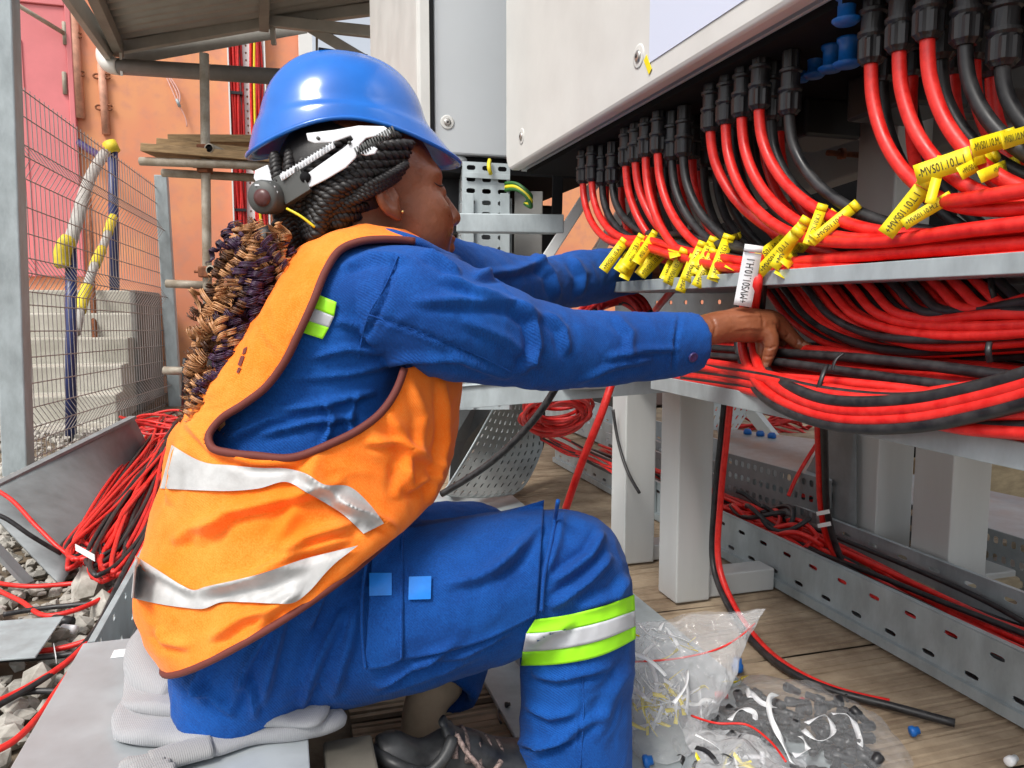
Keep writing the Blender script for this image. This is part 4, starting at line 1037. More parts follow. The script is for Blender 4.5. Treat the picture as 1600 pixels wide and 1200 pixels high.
tw = u_tray('cable_tray', 'open galvanised tray running back from the seat past the skein', a_e + .01, a_e + 1.5, b_l + .004, b_r, .04, ZS - .045, 26, rows=2, hu=.3, hv=.2)
# timber baulk beside the seat
bk = bevel(mk('timber_baulk', sbox(.25, 1.02, b_r + .02, b_r + .085, .004, ZS - .03), pmat('old_timber', (.12, .11, .09), .85, var=.2, vscale=6, stretch=(1, 1, 5), bump=.3, bscale=30), smooth=False), .004)
tag(bk, 'grey timber baulk standing beside the seat', 'timber')

# folded grey knitted jumper with a glove
def knit(name, c, c2, sc):
    m, n, l, p = new_mat(name)
    tc = n.new('ShaderNodeTexCoord'); wv = n.new('ShaderNodeTexWave'); wv.inputs['Scale'].default_value = sc; wv.inputs['Distortion'].default_value = 3.2; wv.inputs['Detail'].default_value = 2; wv.inputs['Detail Scale'].default_value = .25
    mp = n.new('ShaderNodeMapping'); mp.inputs['Rotation'].default_value = (0.3, .2, R(-35))
    l.new(tc.outputs['Object'], mp.inputs['Vector']); l.new(mp.outputs['Vector'], wv.inputs['Vector'])
    r = n.new('ShaderNodeValToRGB'); r.color_ramp.elements[0].color = (*c, 1); r.color_ramp.elements[1].color = (*c2, 1)
    l.new(wv.outputs['Fac'], r.inputs['Fac']); l.new(r.outputs['Color'], p.inputs['Base Color'])
    b = n.new('ShaderNodeBump'); b.inputs['Strength'].default_value = .3; b.inputs['Distance'].default_value = .0016
    l.new(wv.outputs['Fac'], b.inputs['Height']); l.new(b.outputs['Normal'], p.inputs['Normal'])
    p.inputs['Roughness'].default_value = .95; p.inputs['Sheen Weight'].default_value = .3
    return m
M['knit'] = knit('grey_knit', (.29, .295, .31), (.335, .34, .355), 150)
M['glove'] = knit('glove_knit', (.26, .26, .265), (.31, .31, .315), 130)
jp = thing('folded_jumper', 'folded light grey ribbed jumper used as a seat cushion', 'jumper', PZ(360, 1120, ZS))
def pillow(outline, z0, h, nlev=7, seed=0, wob=.012):
    """soft folded layer: outline in pixels on a level plane, rounded edge"""
    P = spline([PZ(x, y, z0) for x, y in outline] + [PZ(*outline[0], z0)], 90)[:-1]
    c = P.mean(0); V = []; n = len(P)
    prof = [(.93, 0), (1.0, .25), (1.01, .55), (.98, .82), (.90, .97), (.7, 1.0), (.4, 1.0), (.05, 1.0)]
    for (k, t) in prof:
        for p in P:
            q = c + (p - c) * k; nz = noise.noise_vector(Vector(q * 16 + seed)); q = q + np.array([nz.x, nz.y, 0]) * wob
            q[2] = z0 + t * h * (1 + .55 * nz.z) ; V.append(q)
    Fc = [(i*n+j, i*n+(j+1) % n, (i+1)*n+(j+1) % n, (i+1)*n+j) for i in range(len(prof)-1) for j in range(n)]
    Fc.append(tuple((len(prof)-1)*n+j for j in range(n)))
    return V, Fc
mk('lower_fold', pillow([(182, 1160), (190, 1120), (250, 1085), (380, 1075), (500, 1095), (540, 1130), (515, 1152), (430, 1165), (330, 1185), (270, 1178), (215, 1170)], ZS + .001, .022, seed=1), M['knit'], jp)
mk('upper_fold', pillow([(188, 1105), (215, 1045), (300, 1010), (400, 1060), (475, 1098), (515, 1112), (505, 1134), (420, 1142), (340, 1142), (250, 1125)], ZS + .019, .017, seed=5), M['knit'], jp)
mk('sleeve', tube(spline([PZ(228, 985, ZS + .03), PZ(222, 1020, ZS + .032), PZ(236, 1060, ZS + .03), PZ(275, 1085, ZS + .03)], 24), [.012 + .016 * math.sin(k / 23 * 2.6) for k in range(24)], 14), M['knit'], jp)
gl = thing('work_glove', 'grey knitted glove tucked under the folded jumper', 'glove', PZ(250, 1185, ZS))
mk('palm', tube(spline([PZ(330, 1165, ZS + .014), PZ(280, 1178, ZS + .014), PZ(235, 1192, ZS + .013)], 16), .022, 12, flat=.5), M['glove'], gl)
for k, (x, y) in enumerate(((188, 1196), (200, 1212), (222, 1228), (250, 1232))):
    mk('finger', tube(spline([PZ(250 + 8 * k, 1188 + 6 * k, ZS + .012), PZ((x + 235) / 2, (y + 1196) / 2, ZS + .012), PZ(x, y, ZS + .009)], 12), [.011] * 9 + [.009, .007, .003], 10), M['glove'], gl)
# ================================================================== the person
def pxr(rpx, Y): return rpx * Y / F
def chain(items, n=40, sides=20, hollow=None, flat=1.0):
    """items: (px, py, radius px, Y) -> capped tube with rounded ends"""
    P = spline([W(x, y, Y) for x, y, r, Y in items], n)
    rad = spline([[pxr(r, Y), 0, 0] for x, y, r, Y in items], n)[:, 0]
    V, Fc = tube(P, rad, sides, cap=False)
    # rounded caps
    def cap(idx, d):
        t = (P[idx] - P[idx + (1 if idx == 0 else -1)]); t /= np.linalg.norm(t)
        base = np.array(V[idx * sides:(idx + 1) * sides]) if idx == 0 else np.array(V[(n - 1) * sides:n * sides])
        rings = []
        for k in range(1, 5):
            q = math.pi / 2 * k / 5
            rings.append(P[idx] + (base - P[idx]) * math.cos(q) + t * rad[idx] * d * math.sin(q))
        return rings
    def add(rings, start, rev):
        nonlocal V
        prev = list(start)
        for rg in rings:
            k0 = len(V); V += list(rg); cur = list(range(k0, k0 + sides))
            for j in range(sides):
                f = (prev[j], prev[(j + 1) % sides], cur[(j + 1) % sides], cur[j]); Fc.append(f[::-1] if rev else f)
            prev = cur
        Fc.append(tuple(prev[::-1]) if rev else tuple(prev))
    add(cap(0, 1.0 if hollow != 'start' else .2), list(range(sides)), True)
    if hollow == 'end':
        t = P[-1] - P[-2]; t /= np.linalg.norm(t)
        base = np.array(V[(n - 1) * sides:n * sides]); rings = [P[-1] + (base - P[-1]) * .80, P[-1] - t * .03 + (base - P[-1]) * .76, P[-1] - t * .05 + (base - P[-1]) * .5]
        add(rings, list(range((n - 1) * sides, n * sides)), False)
    else:
        add(cap(-1, 1.0), list(range((n - 1) * sides, n * sides)), False)
    return V, Fc
def silhouette_loft(rings, nseg=48, n=60, cap=True, power=2.0):
    """rings: ((xl,yl),(xr,yr),Y,half depth)"""
    data = []
    for (L, Rr, Y, hd) in rings:
        l, r = W(*L, Y), W(*Rr, Y); data.append(np.concatenate([(l + r) / 2, (r - l) / 2, [hd]]))
    D = spline(data, n)
    LR = spline([np.array([*L, *Rr]) for (L, Rr, Y, hd) in rings], n)
    V = []
    for d, lr in zip(D, LR):
        c, A, hd = d[:3], d[3:6].copy(), d[6]
        # near parts bulge in perspective: narrow the ring until its outline meets the wanted edges
        lp, rp = lr[:2], lr[2:]; e = (rp - lp) / np.linalg.norm(rp - lp)
        for _ in range(4):
            tt_ = np.linspace(0, 2 * math.pi, 40); pts = np.array([c + A * math.cos(t) - np.array([0, hd, 0]) * math.sin(t) for t in tt_])
            q = (proj(pts) - lp) @ e; w = np.linalg.norm(rp - lp); k_ = w / (q.max() - q.min())
            sh_ = (w / 2 - (q.max() + q.min()) / 2) / F * c[1]
            c = c + A / np.linalg.norm(A) * sh_; A = A * k_
        for j in range(nseg):
            t = 2 * math.pi * j / nseg; ct, st_ = math.cos(t), math.sin(t)
            k = 2 / power
            V.append(c + A * math.copysign(abs(ct) ** k, ct) + np.array([0, -hd, 0]) * math.copysign(abs(st_) ** k, st_))
    Fc = [(i*nseg+j, i*nseg+(j+1) % nseg, (i+1)*nseg+(j+1) % nseg, (i+1)*nseg+j) for i in range(n-1) for j in range(nseg)]
    if cap:
        Fc += [tuple(range(nseg))[::-1], tuple((n-1)*nseg+j for j in range(nseg))]
    return V, Fc
def remesh(geo, voxel, smooth_it=6, fac=.5):
    o = link('tmp', mesh('tmp', *geo), None)
    bm = bmesh.new(); bm.from_mesh(o.data); bmesh.ops.recalc_face_normals(bm, faces=bm.faces); bm.to_mesh(o.data); bm.free()
    m = o.modifiers.new('r', 'REMESH'); m.mode = 'VOXEL'; m.voxel_size = voxel; m.use_smooth_shade = True
    if smooth_it:
        s = o.modifiers.new('s', 'SMOOTH'); s.factor = fac; s.iterations = smooth_it
    dg = bpy.context.evaluated_depsgraph_get()
    me = bpy.data.meshes.new_from_object(o.evaluated_get(dg))
    bpy.data.objects.remove(o)
    me.polygons.foreach_set('use_smooth', [True] * len(me.polygons))
    return me
def get_co(me):
    a = np.empty(len(me.vertices) * 3); me.vertices.foreach_get('co', a); return a.reshape(-1, 3)
def get_no(me):
    a = np.empty(len(me.vertices) * 3); me.vertex_normals.foreach_get('vector', a); return a.reshape(-1, 3)
def set_co(me, co):
    me.vertices.foreach_set('co', co.ravel()); me.update()
def seg_dist(p, poly):
    """distance from pixel points p (n,2) to a polyline, and the position 0..1 along it"""
    best = np.full(len(p), 1e9); pos = np.zeros(len(p)); side = np.zeros(len(p)); L = len(poly) - 1
    for i in range(L):
        a, b = np.array(poly[i], float), np.array(poly[i + 1], float); d = b - a; l2 = d.dot(d)
        t = np.clip(((p - a) @ d) / l2, 0, 1); q = a + t[:, None] * d
        e = np.hypot(*(p - q).T); m = e < best
        best[m] = e[m]; pos[m] = (i + t[m]) / L
        cr = d[0] * (p[:, 1] - a[1]) - d[1] * (p[:, 0] - a[0]); side[m] = np.sign(cr[m])
    return best, pos, side
FOLD_GAIN = 1.5
def add_folds(me, folds, noise_amp=.0, noise_scale=14, stretch=(1, 1, 1)):
    """folds: (polyline px, half width px, height m): raised soft ridges (negative: creases) on the side facing the lens"""
    co = get_co(me); no = get_no(me)
    face = ((co - CAM) * no).sum(1) < 0
    px = proj(co); disp = np.zeros(len(co))
    for poly, hw, h in folds:
        d, pos, side = seg_dist(px, poly)
        taper = np.clip(np.minimum(pos, 1 - pos) * 5, 0.0, 1) ** .7
        h = h * FOLD_GAIN; hw = hw * .8
        disp += np.where(face, h * np.exp(-(d / hw) ** 1.6) * taper, 0)
        # shallow trough along one side gives the fold an edge
        disp -= np.where(face & (side > 0), .45 * h * np.exp(-((d - hw * 1.5) / (hw * .9)) ** 2) * taper, 0)
    if noise_amp:
        st_ = np.array(stretch) * noise_scale
        for i, c in enumerate(co):
            q = Vector(c * st_)
            n1 = noise.noise(q); w = q + Vector((n1, -n1, n1)) * .8; v = .8 * n1 + .9 * (.35 - abs(noise.noise(w * 1.1))) + .45 * (.3 - abs(noise.noise(w * 2.4))) + .12 * noise.noise(q * 6)
            disp[i] += noise_amp * v
    set_co(me, co + no * disp[:, None])
def bvh_of(me):
    return BVHTree.FromPolygons([v.co[:] for v in me.vertices], [tuple(p.vertices) for p in me.polygons])
def hit(bvh, px, py, off=0.0, default_Y=1.0):
    d = ray(px, py); d = d / np.linalg.norm(d)
    loc, nrm, idx, dist = bvh.ray_cast(Vector(CAM), Vector(d))
    if loc is None: return W(px, py, default_Y), -d
    n = np.array(nrm); n = n if n.dot(d) < 0 else -n
    return np.array(loc) - d * off * 1.25, n
def patch(bvh, top, bot, nu, nv, off, default_Y=1.0, blur=2):
    """cloth strip between two pixel polylines laid on the surface below it"""
    T = spline([(x, y, 0) for x, y in top], nu + 1); Bt = spline([(x, y, 0) for x, y in bot], nu + 1)
    G = np.zeros((nv + 1, nu + 1, 3))
    Yl = default_Y
    for j in range(nv + 1):
        for i in range(nu + 1):
            q = T[i] * (1 - j / nv) + Bt[i] * j / nv
            p, _ = hit(bvh, q[0], q[1], off, Yl); G[j, i] = p; Yl = p[1]
    # smooth only along the line of sight, so the outline stays put
    D = np.linalg.norm(G - CAM, axis=2)
    for _ in range(blur):
        Dp = np.pad(D, 1, mode='edge'); D = np.minimum(D, (Dp[1:-1, 1:-1] * 2 + Dp[:-2, 1:-1] + Dp[2:, 1:-1] + Dp[1:-1, :-2] + Dp[1:-1, 2:]) / 6)
    dirs = (G - CAM) / np.linalg.norm(G - CAM, axis=2)[..., None]
    G = CAM + dirs * D[..., None]
    n = nu + 1
    return G.reshape(-1, 3), [(j*n+i, (j+1)*n+i, (j+1)*n+i+1, j*n+i+1) for j in range(nv) for i in range(nu)]
def line_on(bvh, pts, n, off, r, default_Y=1.0, sides=8):
    C = spline([(x, y, 0) for x, y in pts], n); P = []; Yl = default_Y
    for q in C:
        p, _ = hit(bvh, q[0], q[1], off, Yl); Yl = p[1]; P.append(p)
    P = np.array(P); D = np.linalg.norm(P - CAM, axis=1)
    for _ in range(16):
        Dp = np.pad(D, 1, mode='edge'); D = (Dp[:-2] + 2 * D + Dp[2:]) / 4
    P = CAM + (P - CAM) / np.linalg.norm(P - CAM, axis=1)[:, None] * D[:, None]
    return tube(P, r, sides)

# ---- materials
def cloth(name, c, c2, sc=900, var_scale=5, rough=.85, sheen=.25, bstr=.25):
    m, n, l, p = new_mat(name)
    tc = n.new('ShaderNodeTexCoord')
    t1 = n.new('ShaderNodeTexNoise'); t1.inputs['Scale'].default_value = var_scale; t1.inputs['Detail'].default_value = 8; t1.inputs['Roughness'].default_value = .7
    t2 = n.new('ShaderNodeTexNoise'); t2.inputs['Scale'].default_value = sc; t2.inputs['Detail'].default_value = 2
    w1 = n.new('ShaderNodeTexWave'); w1.inputs['Scale'].default_value = sc * .35; w1.inputs['Distortion'].default_value = 1.5; w1.bands_direction = 'DIAGONAL'
    for t in (t1, t2, w1): l.new(tc.outputs['Object'], t.inputs['Vector'])
    r = n.new('ShaderNodeValToRGB'); r.color_ramp.elements[0].position = .35; r.color_ramp.elements[1].position = .65
    r.color_ramp.elements[0].color = (*c, 1); r.color_ramp.elements[1].color = (*c2, 1)
    ad = n.new('ShaderNodeMath'); ad.operation = 'MULTIPLY_ADD'; ad.inputs[1].default_value = .6; 
    l.new(t2.outputs['Fac'], ad.inputs[0])
    sb = n.new('ShaderNodeMath'); sb.operation = 'SUBTRACT'; sb.inputs[1].default_value = .30; l.new(t1.outputs['Fac'], sb.inputs[0]); l.new(sb.outputs[0], ad.inputs[2])
    l.new(ad.outputs[0], r.inputs['Fac']); l.new(r.outputs['Color'], p.inputs['Base Color'])
    b = n.new('ShaderNodeBump'); b.inputs['Strength'].default_value = bstr; b.inputs['Distance'].default_value = .0006
    mx = n.new('ShaderNodeMath'); mx.operation = 'ADD'; l.new(t2.outputs['Fac'], mx.inputs[0]); l.new(w1.outputs['Fac'], mx.inputs[1])
    l.new(mx.outputs[0], b.inputs['Height']); l.new(b.outputs['Normal'], p.inputs['Normal'])
    p.inputs['Roughness'].default_value = rough; p.inputs['Sheen Weight'].default_value = sheen; p.inputs['Specular IOR Level'].default_value = .25
    return m
M['blue'] = cloth('blue_drill', (.002, .046, .225), (.004, .080, .35), sc=420, var_scale=9, sheen=.05, bstr=.6)
M['orange'] = cloth('orange_mesh', (1.0, .185, .006), (1.0, .27, .035), 500, 9, .8, .08, .3)
M['reflect'] = pmat('reflective_tape', (.46, .46, .455), .5, .1, var=.16, vscale=16, bump=.5, bscale=60, bdist=.002)
M['reflect_blue'] = pmat('reflective_tape_cool', (.54, .56, .60), .55, .1, var=.05, vscale=12, bump=.15, bscale=300, bdist=.0006)
M['lime'] = pmat('lime_tape', (.36, .90, .015), .55, var=.05, vscale=20, bump=.15, bscale=500, bdist=.0005)
M['piping'] = pmat('maroon_piping', (.13, .025, .018), .75, bump=.3, bscale=500, bdist=.0005)
M['velcro'] = pmat('blue_patch', (.002, .19, .70), .5, var=.1, vscale=40)
M['skin'] = pmat('skin', (.21, .066, .028), .40, var=.16, vscale=14, c2=(.275, .095, .043), bump=.35, bscale=330, bdist=.0010, rvar=.14)
M['skin'].node_tree.nodes['Principled BSDF'].inputs['Subsurface Radius'].default_value = (.012, .004, .002)
M['sock'] = pmat('tan_sock', (.43, .32, .21), .9, var=.08, vscale=40, bump=.4, bscale=800, bdist=.0006)
M['helmet'] = pmat('helmet_blue', (.001, .115, .50), .22, var=.06, vscale=6, c2=(.002, .145, .58), coat=.4, bump=.05, bscale=160, bdist=.0006, rvar=.1)
M['strapw'] = pmat('white_strap', (.68, .70, .73), .45, var=.04, vscale=15)
M['dgrey'] = pmat('dark_grey_plastic', (.075, .078, .075), .55, var=.08, vscale=12)
M['hair'] = pmat('black_hair', (.010, .008, .008), .5, var=.3, vscale=60, bump=.5, bscale=400, bdist=.001)
M['h_brown'] = pmat('brown_hair', (.055, .020, .010), .42, var=.3, vscale=60, c2=(.15, .062, .026))
M['h_caramel'] = pmat('caramel_hair', (.32, .13, .046), .34, var=.35, vscale=38, c2=(.66, .34, .15))
M['h_purple'] = pmat('purple_hair', (.030, .010, .035), .42, var=.4, vscale=60, c2=(.062, .022, .068))
M['shoe'] = pmat('black_leather', (.022, .023, .025), .45, var=.3, vscale=14, c2=(.075, .078, .08), bump=.25, bscale=60)
M['lace'] = pmat('lace', (.04, .03, .028), .8, var=.5, vscale=180, c2=(.38, .28, .25))
M['gold'] = pmat('gold', (.8, .55, .2), .25, 1.0)

person = thing('person', 'person in blue overalls, orange vest and blue helmet reaching for cables', 'person', PZ(420, 1190, ZS))

# ---- head built as a blended distance field, then meshed
EAR = W(612, 314, 1.040)
YAW, PIT, HS = R(25), R(6), 1.03
hf = np.array([math.cos(YAW) * math.cos(PIT), math.sin(YAW) * math.cos(PIT), math.sin(PIT)])
hl = np.array([-math.sin(YAW), math.cos(YAW), 0]); hu = np.cross(hf, hl)
HC = EAR + hl * .074 * HS
def H(x, y, z): return HC + (hf * x + hl * y + hu * z) * HS
def smin(a, b, k):
    h = np.clip(.5 + .5 * (b - a) / k, 0, 1); return b * (1 - h) + a * h - k * h * (1 - h)
def smax(a, b, k): return -smin(-a, -b, k)
def sd_ell(P, c, r):
    q = (P - np.array(c)) / np.array(r); k0 = np.linalg.norm(q, axis=-1); k1 = np.linalg.norm(q / np.array(r), axis=-1)
    return k0 * (k0 - 1) / np.maximum(k1, 1e-6)
def sd_cone(P, a, b, r1, r2):
    a, b = np.array(a), np.array(b); d = b - a; t = np.clip(((P - a) @ d) / d.dot(d), 0, 1)
    return np.linalg.norm(P - (a + t[..., None] * d), axis=-1) - (r1 + (r2 - r1) * t)
def surface_nets(f, lo, hi, h):
    n = np.ceil((np.array(hi) - np.array(lo)) / h).astype(int) + 1
    ax = [lo[i] + h * np.arange(n[i]) for i in range(3)]
    G = np.stack(np.meshgrid(*ax, indexing='ij'), -1); D = f(G)
    s = D < 0
    cell = np.zeros(tuple(n - 1), int); acc = np.zeros(tuple(n - 1) + (3,)); cnt = np.zeros(tuple(n - 1))
    corners = [(i, j, k) for i in (0, 1) for j in (0, 1) for k in (0, 1)]
    def sl(c): return tuple(slice(c[i], n[i] - 1 + c[i]) for i in range(3))
    for a in range(8):
        for b in range(a + 1, 8):
            if sum(abs(corners[a][i] - corners[b][i]) for i in range(3)) != 1: continue
            da, db = D[sl(corners[a])], D[sl(corners[b])]; m = (da < 0) != (db < 0)
            t = np.where(m, da / np.where(m, da - db, 1), 0)[..., None]
            pa, pb = G[sl(corners[a])], G[sl(corners[b])]
            acc += np.where(m[..., None], pa + (pb - pa) * t, 0); cnt += m
    on = cnt > 0; idx = -np.ones(tuple(n - 1), int); idx[on] = np.arange(on.sum())
    V = acc[on] / cnt[on][:, None]; Fc = []
    for axd in range(3):
        o1, o2 = (axd + 1) % 3, (axd + 2) % 3
        A = [slice(1, n[i] - 1) for i in range(3)]; A[axd] = slice(0, n[axd] - 1)
        B = list(A); B[axd] = slice(1, n[axd])
        sa, sb_ = s[tuple(A)], s[tuple(B)]
        ii = np.argwhere(sa != sb_)
        for q in ii:
            c = q.copy(); c[o1] += 1; c[o2] += 1
            def at(d1, d2):
                w = c.copy(); w[o1] -= d1; w[o2] -= d2; return idx[tuple(w)]
            f4 = (at(0, 0), at(1, 0), at(1, 1), at(0, 1))
            if min(f4) < 0: continue
            Fc.append(f4 if not sa[tuple(q)] else f4[::-1])
    return V, Fc
def head_f(P):
    d = sd_ell(P, (-.018, 0, .050), (.098, .076, .088))
    d = smin(d, sd_ell(P, (.040, 0, -.015), (.054, .062, .085)), .035)
    d = smin(d, sd_ell(P, (.038, 0, -.066), (.050, .050, .036)), .03)
    d = smin(d, sd_ell(P, (.076, 0, -.088), (.018, .022, .018)), .025)
    for s in (-1, 1):
        d = smin(d, sd_ell(P, (.058, s * .040, -.028), (.032, .024, .032)), .03)
        d = smin(d, sd_ell(P, (.072, s * .026, .036), (.013, .024, .009)), .02)
        d = smax(d, -sd_ell(P, (.100, s * .034, .012), (.016, .020, .012)), .012)
        d = smin(d, np.linalg.norm(P - np.array([.078, s * .032, .012]), axis=-1) - .0135, .004)
        d = smin(d, sd_ell(P, (.096, s * .014, -.026), (.012, .009, .009)), .008)
    d = smin(d, sd_cone(P, (.088, 0, .022), (.110, 0, -.020), .008, .012), .012)
    d = smin(d, sd_ell(P, (.095, 0, -.050), (.014, .024, .0075)), .007)
    d = smin(d, sd_ell(P, (.093, 0, -.063), (.014, .021, .0085)), .006)
    d = smin(d, sd_cone(P, (-.030, 0, -.04), (-.062, 0, -.19), .056, .060), .03)
    for s in (-1, 1):
        e = (P - np.array([-.004, s * .074, .002])) / .86; a = .25
        ex = e[..., 0] * math.cos(.22) + e[..., 2] * math.sin(.22); ez = -e[..., 0] * math.sin(.22) + e[..., 2] * math.cos(.22)
        Q = np.stack([ex, e[..., 1] * s - .35 * np.clip(-ex, -.01, .03), ez], -1)
        ear = sd_ell(Q, (-.004, .006, .004), (.019, .009, .031))
        ear = smin(ear, sd_ell(Q, (.004, .004, -.024), (.010, .006, .012)), .008)
        ear = smax(ear, -sd_ell(Q, (.001, .0165, .004), (.0120, .0115, .021)), .003)
        ear = smin(ear, sd_ell(Q, (.011, .006, -.002), (.005, .006, .008)), .004)
        ear = smin(ear, sd_cone(Q, (-.006, .008, .014), (.003, .008, -.010), .0032, .0028), .004)
        d = smin(d, ear * .86, .005)
    return d
hv_, hF = surface_nets(head_f, (-.13, -.10, -.215), (.135, .10, .15), .0026)
head_geo = ([H(*v) for v in hv_], hF)

# ---- right hand
YH = 1.165
def finger(items): return chain(items, 26, 14)
hand_r = [
  chain([(1060, 528, 25, 1.14), (1100, 517, 25, 1.15), (1125, 511, 25, 1.155), (1150, 509, 26, 1.16)], 26, 18),
  chain([(1145, 508, 26, 1.16), (1172, 508, 27, 1.165), (1194, 507, 24, 1.17)], 20, 18),
  chain([(1150, 500, 20, 1.18), (1180, 500, 20, 1.195), (1200, 500, 17, 1.20)], 16, 14),
  finger([(1188, 503, 20, 1.17), (1209, 503, 16.5, 1.175), (1228, 519, 13.5, 1.18), (1243, 533, 11, 1.178), (1253, 540, 10, 1.175), (1262, 543, 8, 1.172)]),
  finger([(1186, 515, 18, 1.160), (1201, 524, 13.5, 1.155), (1205, 540, 10.5, 1.152), (1200, 558, 9, 1.154), (1196, 572, 7.5, 1.158)]),
  finger([(1178, 515, 17, 1.175), (1190, 528, 12, 1.175), (1191, 545, 9.5, 1.175), (1188, 560, 8, 1.178)]),
  finger([(1165, 515, 15, 1.195), (1178, 530, 10, 1.20), (1180, 545, 8.5, 1.20), (1184, 556, 7, 1.195)]),
  finger([(1150, 512, 18, 1.20), (1180, 520, 13, 1.22), (1206, 528, 11, 1.22), (1226, 535, 8.5, 1.21)]),
]
hand_l = [
  chain([(970, 425, 22, 1.75), (1005, 428, 21, 1.80), (1028, 430, 22, 1.83)], 20, 16),
  chain([(1020, 430, 22, 1.82), (1040, 430, 22, 1.84), (1054, 432, 17, 1.85)], 16, 16),
] + [finger([(1046, 422 + 6 * k, 11, 1.84 + .012 * k), (1064, 424 + 6 * k, 8.5, 1.85 + .012 * k), (1074, 433 + 5 * k, 7, 1.85 + .012 * k), (1072, 440 + 4 * k, 6, 1.84 + .012 * k)]) for k in range(4)] + [finger([(1026, 436, 11, 1.81), (1040, 444, 8, 1.80), (1052, 448, 7, 1.80)])]

torso_in = silhouette_loft([((300, 1020), (470, 1040), 1.1, .12), ((310, 900), (560, 880), 1.1, .13), ((350, 740), (620, 720), 1.1, .12), ((420, 580), (640, 570), 1.1, .13), ((500, 440), (665, 440), 1.1, .13), ((555, 400), (640, 400), 1.1, .06)], 32, 40)
inner = [torso_in,
  chain([(620, 460, 42, 1.0), (740, 520, 36, 1.03), (900, 542, 33, 1.09), (1080, 524, 26, 1.145)], 30, 16),
  chain([(690, 440, 40, 1.28), (780, 440, 32, 1.42), (900, 434, 26, 1.62), (980, 425, 22, 1.76)], 30, 16),
  chain([(390, 1000, 90, 1.03), (600, 950, 80, 1.06), (880, 890, 66, 1.10)], 30, 18),
  chain([(880, 890, 64, 1.10), (895, 1050, 52, 1.10), (898, 1215, 36, 1.10)], 30, 18),
  chain([(430, 980, 75, 1.22), (600, 900, 66, 1.34), (740, 860, 56, 1.42)], 30, 18),
  chain([(740, 865, 55, 1.42), (702, 1000, 42, 1.32), (668, 1095, 27, 1.232), (662, 1150, 26, 1.2), (662, 1195, 26, 1.18)], 30, 18),
]
body_me = remesh(join(head_geo, *hand_r, *hand_l, *inner), .0021, 3, .5)
add_folds(body_me, [([(1188, 490), (1193, 500), (1192, 512)], 3, -.0010), ([(1206, 505), (1214, 508), (1216, 520)], 2.5, -.0010), ([(1226, 512), (1232, 522), (1226, 530)], 2.2, -.0012), ([(1243, 527), (1247, 535), (1240, 543)], 2, -.0010), ([(1193, 543), (1203, 545), (1213, 541)], 2, -.0012), ([(1192, 556), (1200, 559), (1208, 556)], 2, -.0010), ([(1150, 495), (1175, 492), (1195, 494)], 3, .0010), ([(1145, 515), (1170, 512), (1192, 514)], 3, .0010), ([(1112, 495), (1118, 510), (1114, 530)], 2.5, -.0009)], .00045, 70)
body = link('body', body_me, M['skin'], person)

# ---- blue overall
cover = [
  silhouette_loft([((285, 1052), (470, 1100), 1.06, .15), ((268, 985), (560, 1020), 1.07, .16), ((265, 900), (600, 900), 1.08, .18), ((270, 800), (660, 800), 1.09, .185), ((300, 700), (672, 700), 1.10, .175),
                   ((345, 610), (668, 620), 1.10, .17), ((400, 530), (672, 545), 1.10, .175), ((450, 455), (690, 470), 1.10, .175), ((498, 400), (712, 425), 1.11, .15), ((545, 372), (680, 392), 1.12, .105), ((572, 362), (655, 380), 1.12, .075)], 48, 70, power=2.25),
  chain([(585, 470, 80, 1.01), (640, 478, 95, .985), (700, 500, 84, .99), (770, 523, 70, 1.02), (840, 540, 62, 1.05), (910, 545, 57, 1.08), (1000, 541, 52, 1.115), (1086, 534, 46, 1.15)], 60, 26, hollow='end'),
  chain([(660, 430, 70, 1.28), (740, 440, 52, 1.37), (810, 447, 44, 1.47), (880, 440, 44, 1.59), (950, 428, 39, 1.71), (992, 424, 35, 1.78)], 40, 22, hollow='end'),
  chain([(372, 1012, 112, 1.03), (450, 992, 132, 1.04), (600, 955, 134, 1.05), (720, 928, 128, 1.07), (820, 905, 114, 1.09), (882, 894, 101, 1.10)], 50, 28),
  chain([(882, 894, 101, 1.10), (897, 950, 95, 1.10), (901, 1020, 91, 1.10), (899, 1120, 92, 1.10), (898, 1232, 96, 1.10)], 40, 28, hollow='end'),
  chain([(400, 985, 105, 1.20), (520, 930, 108, 1.29), (640, 880, 95, 1.37), (735, 862, 80, 1.42)], 40, 24),
  chain([(735, 862, 80, 1.42), (722, 950, 72, 1.37), (700, 1030, 66, 1.30), (685, 1084, 64, 1.25)], 40, 24, hollow='end'),
]
cov_me = remesh(join(*cover), .0045, 7, .55)
